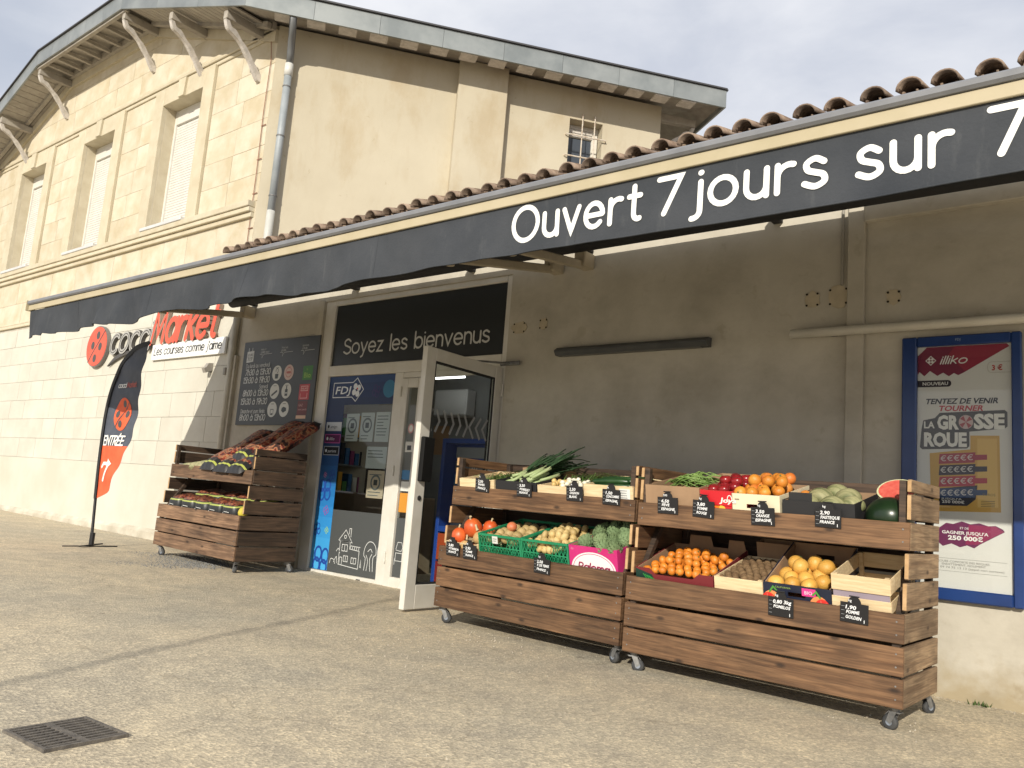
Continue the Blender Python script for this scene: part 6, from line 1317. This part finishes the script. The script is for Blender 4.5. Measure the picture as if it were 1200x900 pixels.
for i in range(22): fruit(ob, 'spring_onion_bulb', base @ T(rnd.uniform(.18, .39), rnd.uniform(.02, .16), .16+rnd.uniform(0, .035)) @ rrot(), 'small white spring onion bulb in the pale onion crate', 'onion', 'spring onion bulbs in the pale onion crate')
q = MB(); blades(q, base, 190, .14, .40, .08, .25, .17, .14, .28, .005, .45, .35, 5); tag(q.build('onion_leaves', M('onion_leaf', (.07, .15, .03), (.20, .30, .09), scale=6, rough=.5)), 'green spring onion leaves fanning back over the onion crate', 'greens', kind='stuff')
om_ = blob('small_onion', .022, .022, .02, ONION, 3, .04, sub=2)
for i in range(12): fruit(om_, 'golden_onion', base @ T(rnd.uniform(.04, .20), rnd.uniform(.03, .15), .155+rnd.uniform(0, .02)) @ rrot(), 'golden onion at the left side of the onion crate', 'onion', 'golden onions in the onion crate')
base = U2(1.30, z=.84); CUC = M('cucumber_skin', (.012, .045, .014), (.025, .07, .02), scale=18, rough=.35)
q = MB(); q.tube([(-.14, 0, 0), (-.12, 0, 0), (-.03, 0, .004), (.06, 0, .003), (.125, 0, 0), (.145, 0, -.002)], [.004, .018, .021, .022, .018, .005], 10); co_ = q.build('cucumber', CUC, None, True); cme = co_.data
for i in range(15):
    if i: co_ = bpy.data.objects.new('cucumber', cme); col.objects.link(co_)
    co_.matrix_world = base @ T(.20+rnd.uniform(-.02, .03), .05+.032*(i % 11)+.01, .175+.032*(i//11)+.01*rnd.random()) @ RZ(rnd.uniform(-14, 14)); tag(co_, 'dark green cucumber lying in the pale crate at the right end', 'cucumber', 'cucumbers in the pale crate')
# middle rack, lower shelf
slat_crate('pumpkin_crate', L2(.05, z=.36), .36, .50, .155, [(.005, .05), (.07, .152)], 'brown wooden tray of orange pumpkins at the left end of the lower shelf')
base = L2(.05, z=.36); pm_ = blob('pumpkin', .072, .072, .080, PUMP, 5, .03, ribs=9); pg = blob('pale_squash', .060, .060, .055, PUMPG, 6, .04)
for i, (x, y, z, me_, s_, lb_) in enumerate(((.20, .12, .245, pm_, 1.0, 'large orange pumpkin on top of the tray'), (.10, .06, .185, pm_, .85, 'smaller orange pumpkin at the left front corner of the tray'), (.29, .22, .225, pm_, .85, 'orange pumpkin at the back right of the tray'), (.30, .09, .185, pg, 1, 'pale tan squash at the right front of the tray'), (.18, .04, .12, pg, .8, 'tan squash low in the tray behind the two price slates'))):
    o = empty('pumpkin', base @ T(x, y, z) @ RZ(i*40) @ RX(18*(-1)**i) @ Matrix.Scale(s_, 4), lb_, 'pumpkin'); link(me_, 'pumpkin_body', o)
    MB().tube([(0, 0, .06), (.004, 0, .085), (.012, 0, .105)], [.012, .008, .010], 7).build('stalk', M('dry_stalk', (.50, .40, .24), rough=.8), o)
GCG = 'green lattice crates on the middle rack'
plastic_crate(L2(.420, z=.375, y=.022), .425, .52, .235, 'green lattice crate of brownish apples beside the pumpkins', GCG)
plastic_crate(L2(.849, z=.375, y=.022), .430, .52, .235, 'green lattice crate of yellow potatoes beside the pink box', GCG)
ap_ = [blob('russet_apple', .041, .041, .037, skin('russet_skin', (.38, .27, .11), (.45, .33, .15), rough=.6), i, .03) for i in range(2)]; base = L2(.420, z=.375, y=.022)
fill(base, ap_, 'russet_apple', 'dull brownish apple in the left green lattice crate', 'apple', 'brownish apples in the left green crate', .02, .41, .02, .50, .18, .086, .086, mound=.03)
fruit(blob('blushed_apple', .040, .040, .037, skin('blushed_skin', (.60, .13, .06), (.62, .30, .12)), 3, .03), 'blushed_apple', base @ T(.20, .17, .262), 'single reddish apple on top of the left green crate', 'apple', None)
base = L2(.849, z=.375, y=.022); pm2 = [blob('potato', .036, .028, .026, POT, i, .10, sub=2) for i in range(3)]
PG = 'yellow potatoes heaped in the right green crate'
fill(base, pm2, 'potato', 'yellow potato heaped in the right green lattice crate', 'potato', PG, .02, .41, .02, .50, .19, .060, .056, mound=.03)
fill(base, pm2, 'potato', 'yellow potato heaped in the right green lattice crate', 'potato', PG, .10, .36, .10, .42, .235, .060, .056, mound=.025)
for i in range(4): fruit(pm2[i % 3], 'potato', base @ T(.15+.045*i, .034, .165) @ rrot(), 'yellow potato heaped in the right green lattice crate', 'potato', PG)
t_l = empty('crate_ticket', L2(.420, z=.375, y=.022) @ T(.15, -.006, .17), 'small white paper ticket stuck on the left green crate', 'label'); a = MB(); rect(a, flat('cfd0ca'), 0, 0, .055, .055, 0); rect(a, flat('7f8380'), .008, .032, .045, .038, -.0006); rect(a, flat('7f8380'), .008, .016, .038, .022, -.0006); a.build('ticket_paper', None, t_l)
PINK = M('magenta_card', (.52, .02, .16), (.56, .03, .19), scale=5, rough=.5)
def art_pink(a, w, h):
    y = -.0012; a.mat(flat('e7dfe0')).disc(w*.50, h*.35, w*.46, h*.50, y, 40); a.mat(flat('c2326c')); ribbon(a, arc(w*.50, h*.35, w*.42, h*.45, 0, 180, 30), .004, plane_fn(y-.0005))
    a.mat(flat('8f1f48')); stroke_text(a, 'Paloma', w*.17, h*.30, w*.66, .035, .010, plane_fn(y-.001), shear=.25); a.mat(flat('e7b9c8')); font_text(a, 'E S', .02, h-.03, .012, plane_fn(y))
GL['P'] = ([[(0, 0), (0, .72), (.2, .72)]+arc(.2, .53, .19, .19, 90, -90, 8)+[(0, .34)]], .4)
card_box('pink_box', L2(1.283, z=.375), .40, .50, .235, PINK, 'magenta box with a white oval, holding green artichokes', handle=True, art=art_pink)
ART = M('artichoke_green', (.13, .20, .09), (.19, .26, .12), scale=4, rough=.75, rand=.15)
q = MB(); 
for rr2 in range(9):
    z = -.045+rr2*.012; r_ = .050*math.sin(math.pi*min(1, (rr2+1.5)/10))+.004; n = 8
    for k in range(n):
        a = 2*math.pi*(k+.5*(rr2 % 2))/n; c_, s_ = math.cos(a), math.sin(a); w_ = r_*.42; tx, ty = -s_*w_, c_*w_
        q.add([(c_*r_*.9-tx*.2+tx, s_*r_*.9+ty*.8, z), (c_*r_*.9-tx, s_*r_*.9-ty, z), (c_*r_*1.14-tx*.7, s_*r_*1.06-ty*.8, z+.018), (c_*r_*.98, s_*r_*.98, z+.034), (c_*r_*1.06+tx*.8, s_*r_*1.06+ty*.8, z+.018)], [(1,0,4,3,2)])
q.lathe([(.002, -.05), (.035, -.035), (.046, 0), (.036, .04), (.003, .062)], 10); am_ = q.build('artichoke', ART, None, False); ame = am_.data; base = L2(1.283, z=.375); AG = 'artichokes in the magenta box'
k = 0
for (x, y, z) in ((.07, .10, .22), (.18, .12, .235), (.29, .13, .24), (.35, .05, .215), (.12, .22, .26), (.23, .24, .28), (.33, .24, .285), (.37, .15, .26), (.18, .34, .29), (.29, .35, .31), (.37, .33, .31), (.26, .05, .21), (.08, .34, .26)):
    if k: am_ = bpy.data.objects.new('artichoke', ame); col.objects.link(am_)
    am_.matrix_world = base @ T(x, y, z) @ RX(rnd.uniform(-70, 10)) @ RZ(rnd.uniform(0, 360)); tag(am_, 'pale green scaly artichoke in the magenta box', 'artichoke', AG); k += 1

# ---- price slates
def slate(rm_, cx, cz, y, lines, label, rot=0, s_=1.0):
    o = empty('price_slate', rm_ @ T(cx, y, cz) @ RX(8) @ RY(rot) @ Matrix.Scale(s_, 4), label, 'price tag', 'black price slates hung on the racks')
    w, h = .145, .105
    pl = [(-w/2, -h/2), (w/2, -h/2), (w/2, h/2), (.035, h/2)]+arc(0, h/2, .034, .036, 0, 180, 8)[1:-1]+[(-.035, h/2), (-w/2, h/2)]
    MB().prism(pl, -.004, .0).build('slate_board', BLACK, o)
    MB().tube([(-.026, -.006, h/2+.036), (.026, -.006, h/2+.036)], .004, 6).build('slate_knob', BLACK, o)
    mb = MB().mat(flat('e6e8ea')); font_text(mb, lines[0], -.03, h/2+.006, .014, plane_fn(-.0052), bold=.01)
    z = h/2-.024
    for i, t_ in enumerate(lines[1:]):
        hh_ = .020 if i == 0 else .017; font_text(mb, t_, -.045+.004*(i % 2)+(0 if i else -.0), z-hh_*.45, hh_, plane_fn(-.0052), width=min(.105, len(t_)*.0135), shear=.15, bold=.028, rot=rnd.uniform(-3, 2)); z -= .026
    font_text(mb, '1', w/2-.022, -h/2+.008, .016, plane_fn(-.0052), bold=.03)
    mb.mat(flat('8c8f92'))
    for k in range(4): ribbon(mb, [(-w/2+.006, h/2-.022-.022*k), (-w/2+.022, h/2-.022-.022*k)], .0022, plane_fn(-.0052))
    mb.build('chalk_lettering', None, o); return o
yU, yL = .09-.034, -.034
for cx, cz, y, lines, lab, rot in (
    (.336, .965, yU, ('la', '2,50', 'FANES', 'FRANCE'), 'price slate below the feathery green tops, upper left of the middle rack', 3),
    (.769, .955, yU, ('kg', '3,50', 'POIREAU', 'FRANCE'), 'price slate under the leeks', 1),
    (1.240, .955, yU, ('la', '2,50', 'OIGNON', 'BLANC'), 'price slate under the spring onions', 0),
    (1.554, .950, yU, ('la', '1,50', 'CONCOMBRE', 'ESPAGNE'), 'price slate under the cucumbers', 1),
    (.170, .455, yL, ('kg', '3,80', 'POTIMARRON', 'FRANCE'), 'price slate on the lower board under the pumpkins, nearer the door', 1),
    (.356, .450, yL, ('kg', '2,90', 'POMME', 'FRANCE'), 'price slate on the lower board between the pumpkins and the left green crate', -1),
    (1.070, .430, yL, ('kg', '2,50', 'P. DE TERRE', 'FRANCE'), 'price slate under the yellow potatoes', 2)):
    slate(rmm, cx, cz, y, lines, lab, rot)
for cx, cz, y, lines, lab, rot in (
    (.226, .935, yU, ('500', '6,50', 'FEVE', 'ESPAGNE'), 'price slate in front of the plain brown bean box', 0),
    (.475, .930, yU, ('kg', '3,80', 'POMME', 'ROUGE'), 'price slate in front of the narrow red printed box', 3),
    (.858, .915, yU, ('kg', '3,50', 'ORANGE', 'ESPAGNE'), 'price slate in front of the cream white orange box', -1),
    (1.237, .935, yU, ('kg', '2,90', 'PASTEQUE', 'FRANCE'), 'price slate between the black melon box and the watermelon', 1),
    (1.021, .418, yL, ('kg', '0,80 3kg', 'POMELOS'), 'price slate on the lower board under the navy grapefruit box', 1),
    (1.419, .445, yL, ('kg', '1,90', 'POMME', 'GOLDEN'), 'price slate on the lower board under the pale slatted crate', 2)):
    slate(r2m, cx, cz, y, lines, lab, rot)
bc = empty('blank_card', r2m @ T(1.00, .085, .985) @ RX(9), 'blank black card standing on the board left of the melons', 'card'); MB().box(0, 0, 0, .135, .004, .085, .001).build('card_board', BLACKM, bc)

# ---- charcoal bags on the left rack
def sack_mat():
    mt = M('charcoal_sack', (.02, .02, .022), rough=.45); t = mt.node_tree; p = t.nodes['Principled BSDF']; L = t.links.new
    tc_ = t.nodes.new('ShaderNodeTexCoord'); oi = t.nodes.new('ShaderNodeObjectInfo'); sv = t.nodes.new('ShaderNodeVectorMath'); sv.operation = 'SCALE'; sv.inputs[0].default_value = (7, 5, 3); L(oi.outputs['Random'], sv.inputs['Scale'])
    ad = t.nodes.new('ShaderNodeVectorMath'); ad.operation = 'ADD'; L(tc_.outputs['Object'], ad.inputs[0]); L(sv.outputs[0], ad.inputs[1])
    n = t.nodes.new('ShaderNodeTexNoise'); n.inputs['Scale'].default_value = 14; n.inputs['Detail'].default_value = 5; n.inputs['Distortion'].default_value = .25; L(ad.outputs[0], n.inputs[0])
    r_ = t.nodes.new('ShaderNodeValToRGB'); e = r_.color_ramp.elements; e[0].position = .36; e[0].color = (.025, .018, .018, 1); e[1].position = .44; e[1].color = (.14, .025, .02, 1)
    for ps, c in ((.49, (.34, .07, .035)), (.535, (.42, .25, .13)), (.575, (.16, .05, .035)), (.64, (.025, .02, .02))): x = e.new(ps); x.color = (*c, 1)
    L(n.outputs[0], r_.inputs[0]); sx = t.nodes.new('ShaderNodeSeparateXYZ'); L(tc_.outputs['Generated'], sx.inputs[0])
    mr = t.nodes.new('ShaderNodeValToRGB'); e = mr.color_ramp.elements; mr.color_ramp.interpolation = 'CONSTANT'; e[0].position = 0; e[0].color = (0, 0, 0, 1); e[1].position = .17; e[1].color = (1, 1, 1, 1); x = e.new(.92); x.color = (0, 0, 0, 1); L(sx.outputs['Y'], mr.inputs[0])
    m1 = t.nodes.new('ShaderNodeMix'); m1.data_type = 'RGBA'; m1.inputs[6].default_value = (.022, .022, .024, 1); L(mr.outputs[0], m1.inputs[0]); L(r_.outputs[0], m1.inputs[7])
    gr_ = t.nodes.new('ShaderNodeValToRGB'); gr_.color_ramp.interpolation = 'CONSTANT'; e = gr_.color_ramp.elements; e[0].color = (0, 0, 0, 1); e[1].position = .075; e[1].color = (1, 1, 1, 1); x = e.new(.105); x.color = (0, 0, 0, 1); L(sx.outputs['Y'], gr_.inputs[0])
    m2 = t.nodes.new('ShaderNodeMix'); m2.data_type = 'RGBA'; m2.inputs[7].default_value = (.42, .46, .10, 1); L(gr_.outputs[0], m2.inputs[0]); L(m1.outputs[2], m2.inputs[6]); L(m2.outputs[2], p.inputs['Base Color']); return mt
SACK = sack_mat()
def sack_mesh(name, w, L_, th, seed):
    rr_ = random.Random(seed); ph = [rr_.uniform(0, 6) for _ in range(4)]; nx_, ny_ = 10, 22; vs = []
    for side in (1, -1):
        for j in range(ny_+1):
            for i in range(nx_+1):
                u, v = i/nx_*2-1, j/ny_*2-1; prof = (1-abs(u)**5)**.55*(1-abs(v)**12)**.5
                z = side*th/2*prof*(1+.14*math.sin(5*v+ph[0]+2*u)+.10*math.sin(9*u+ph[1]+4*v))
                vs.append((u*w/2*(1-.06*abs(v)**4), v*L_/2, z))
    m_ = (nx_+1)*(ny_+1); fs = []
    for j in range(ny_):
        for i in range(nx_):
            a = j*(nx_+1)+i; f_ = (a, a+1, a+nx_+2, a+nx_+1); fs += [f_, tuple(m_+q_ for q_ in f_[::-1])]
    me = bpy.data.meshes.new(name); me.from_pydata([tuple(v) for v in vs], [], fs); me.materials.append(SACK); me.polygons.foreach_set('use_smooth', [True]*len(me.polygons)); me.update(); return me
sm_ = [sack_mesh('charcoal_sack', .29, .92, .125, i) for i in range(3)]
for (x, y, z, el, az_, lab) in ((.86, .41, 1.165, 34, -2, 'long charcoal sack at the left of the sloping sacks'), (1.17, .40, 1.14, 32, 1, 'long charcoal sack in the middle of the three front sacks'), (1.46, .40, 1.14, 32, 0, 'long charcoal sack at the right of the three front sacks'),
     (1.30, .52, 1.29, 34, -5, 'charcoal sack lying on top of the others, leaning towards the wall'), (1.57, .52, 1.27, 36, -3, 'highest charcoal sack reaching up over the hours board corner')):
    o = bpy.data.objects.new('charcoal_sack', sm_[len(lab) % 3]); col.objects.link(o); o.matrix_world = rlm @ T(x, y, z) @ RZ(az_) @ RX(el); tag(o, lab+' on the left rack', 'sack', 'long charcoal sacks')
KIND = M('kindling_net', (.42, .38, .22), (.22, .24, .12), scale=30, rough=.8)
q = bpy.data.objects.new('kindling_bag', sack_mesh('kindling_bag', .30, .46, .12, 8)); q.data.materials.clear(); q.data.materials.append(KIND); col.objects.link(q); q.matrix_world = rlm @ T(.55, .28, .955) @ RZ(-50) @ RX(8); tag(q, 'netted bag of pale kindling left of the sloping charcoal sacks', 'bag')
q = bpy.data.objects.new('kindling_bag', sack_mesh('kindling_bag', .24, .40, .10, 9)); q.data.materials.clear(); q.data.materials.append(KIND); col.objects.link(q); q.matrix_world = rlm @ T(.32, .26, .93) @ RZ(-65) @ RX(5); tag(q, 'flatter netted bag lying at the left end of the upper shelf', 'bag')
def small_bag_mesh(seed):
    rr_ = random.Random(seed); p_ = [rr_.uniform(0, 6) for _ in range(4)]; mb = MB(); n = 20; rows_ = []
    for (z, s_) in ((0, .9), (.02, 1), (.10, 1.03), (.16, .98), (.185, .86), (.20, .62)):
        rows_.append([((.135*s_*math.copysign(abs(math.cos(a))**.55, math.cos(a)))*(1+.03*math.sin(3*a+p_[0]+9*z)), .165*s_*math.copysign(abs(math.sin(a))**.55, math.sin(a))*(1+.04*math.sin(4*a+p_[1])), z+.012*math.sin(2*a+p_[2])*(z/.2)) for a in [2*math.pi*k/n for k in range(n)]])
    vs = [p for r_ in rows_ for p in r_]; fs = [(i*n+k, i*n+(k+1) % n, (i+1)*n+(k+1) % n, (i+1)*n+k) for i in range(5) for k in range(n)]+[tuple(range(5*n, 6*n))]
    mb.add(vs, fs); me = bpy.data.meshes.new('charcoal_bag'); me.from_pydata(mb.v, [], mb.f); me.polygons.foreach_set('use_smooth', [True]*len(me.polygons)); me.update(); return me
SB = sack_mat if 0 else None
def bag_mat():
    mt = M('charcoal_bag', (.02, .02, .022), rough=.45); t = mt.node_tree; p = t.nodes['Principled BSDF']; L = t.links.new
    src = SACK.node_tree
    tc_ = t.nodes.new('ShaderNodeTexCoord'); n = t.nodes.new('ShaderNodeTexNoise'); n.inputs['Scale'].default_value = 26; n.inputs['Detail'].default_value = 4; L(tc_.outputs['Object'], n.inputs[0])
    r_ = t.nodes.new('ShaderNodeValToRGB'); e = r_.color_ramp.elements; e[0].position = .40; e[0].color = (.05, .02, .015, 1); e[1].position = .48; e[1].color = (.22, .045, .03, 1); x = e.new(.56); x.color = (.34, .15, .07, 1); x = e.new(.62); x.color = (.04, .02, .02, 1); L(n.outputs[0], r_.inputs[0])
    sx = t.nodes.new('ShaderNodeSeparateXYZ'); L(tc_.outputs['Object'], sx.inputs[0]); cr_ = t.nodes.new('ShaderNodeValToRGB'); cr_.color_ramp.interpolation = 'CONSTANT'; e = cr_.color_ramp.elements; e[0].color = (0, 0, 0, 1); e[1].position = .178; e[1].color = (1, 1, 1, 1); L(sx.outputs['Z'], cr_.inputs[0])
    m1 = t.nodes.new('ShaderNodeMix'); m1.data_type = 'RGBA'; m1.inputs[6].default_value = (.020, .022, .024, 1); L(cr_.outputs[0], m1.inputs[0]); L(r_.outputs[0], m1.inputs[7])
    gr_ = t.nodes.new('ShaderNodeValToRGB'); gr_.color_ramp.interpolation = 'CONSTANT'; e = gr_.color_ramp.elements; e[0].color = (0, 0, 0, 1); e[1].position = .155; e[1].color = (1, 1, 1, 1); x = e.new(.170); x.color = (0, 0, 0, 1); L(sx.outputs['Z'], gr_.inputs[0])
    m2 = t.nodes.new('ShaderNodeMix'); m2.data_type = 'RGBA'; m2.inputs[7].default_value = (.36, .40, .10, 1); L(gr_.outputs[0], m2.inputs[0]); L(m1.outputs[2], m2.inputs[6]); L(m2.outputs[2], p.inputs['Base Color']); return mt
BAGM = bag_mat(); bms = [small_bag_mesh(i) for i in range(3)]
for b_ in bms: b_.materials.append(BAGM)
for i in range(5):
    o = empty('charcoal_bag', rlm @ T(.30+.295*i, .17, .400) @ RZ(rnd.uniform(-6, 6)) @ RX(8), ['leftmost', 'second', 'middle', 'fourth', 'rightmost'][i]+' small charcoal bag in the front row on the lower shelf', 'bag', 'small charcoal bags on the lower shelf'); link(bms[i % 3], 'bag_body', o)
    mb = MB().mat(flat('c9cccb')); ribbon(mb, [(-.06, .10), (-.05, .04), (-.02, .07), (.0, .03), (.02, .075), (.04, .03), (.065, .05)], .008, plane_fn(-.175)); ribbon(mb, [(-.04, .115), (.05, .11)], .006, plane_fn(-.1755)); mb.build('print', None, o)
    o = empty('charcoal_bag', rlm @ T(.30+.295*i, .48, .475) @ RZ(rnd.uniform(-6, 6)) @ RX(8), ['leftmost', 'second', 'middle', 'fourth', 'rightmost'][i]+' small charcoal bag in the back row on the lower shelf', 'bag', 'small charcoal bags behind the front row'); link(bms[(i+1) % 3], 'bag_body', o)
yb = bpy.data.objects.new('yellow_net', blob('yellow_net', .045, .06, .06, M('yellow_mesh', (.62, .50, .05), (.45, .38, .05), scale=40, rough=.7), 3, .08)); col.objects.link(yb); yb.matrix_world = rlm @ T(1.685, .07, .50); tag(yb, 'small yellow net bag at the right end of the lower charcoal row', 'bag')
# loose plank by the wall and a stick under the left rack
o = MB().box(-.16, -.03, 0, .16, .03, .05, .004).build('stone_block', M('grey_block', (.25, .24, .21), (.35, .33, .28), scale=12, rough=.95)); o.matrix_world = T(-10.15, -.30, gz(-10.1)) @ RZ(3); tag(o, 'low grey concrete block at the wall foot behind the left rack', 'block')
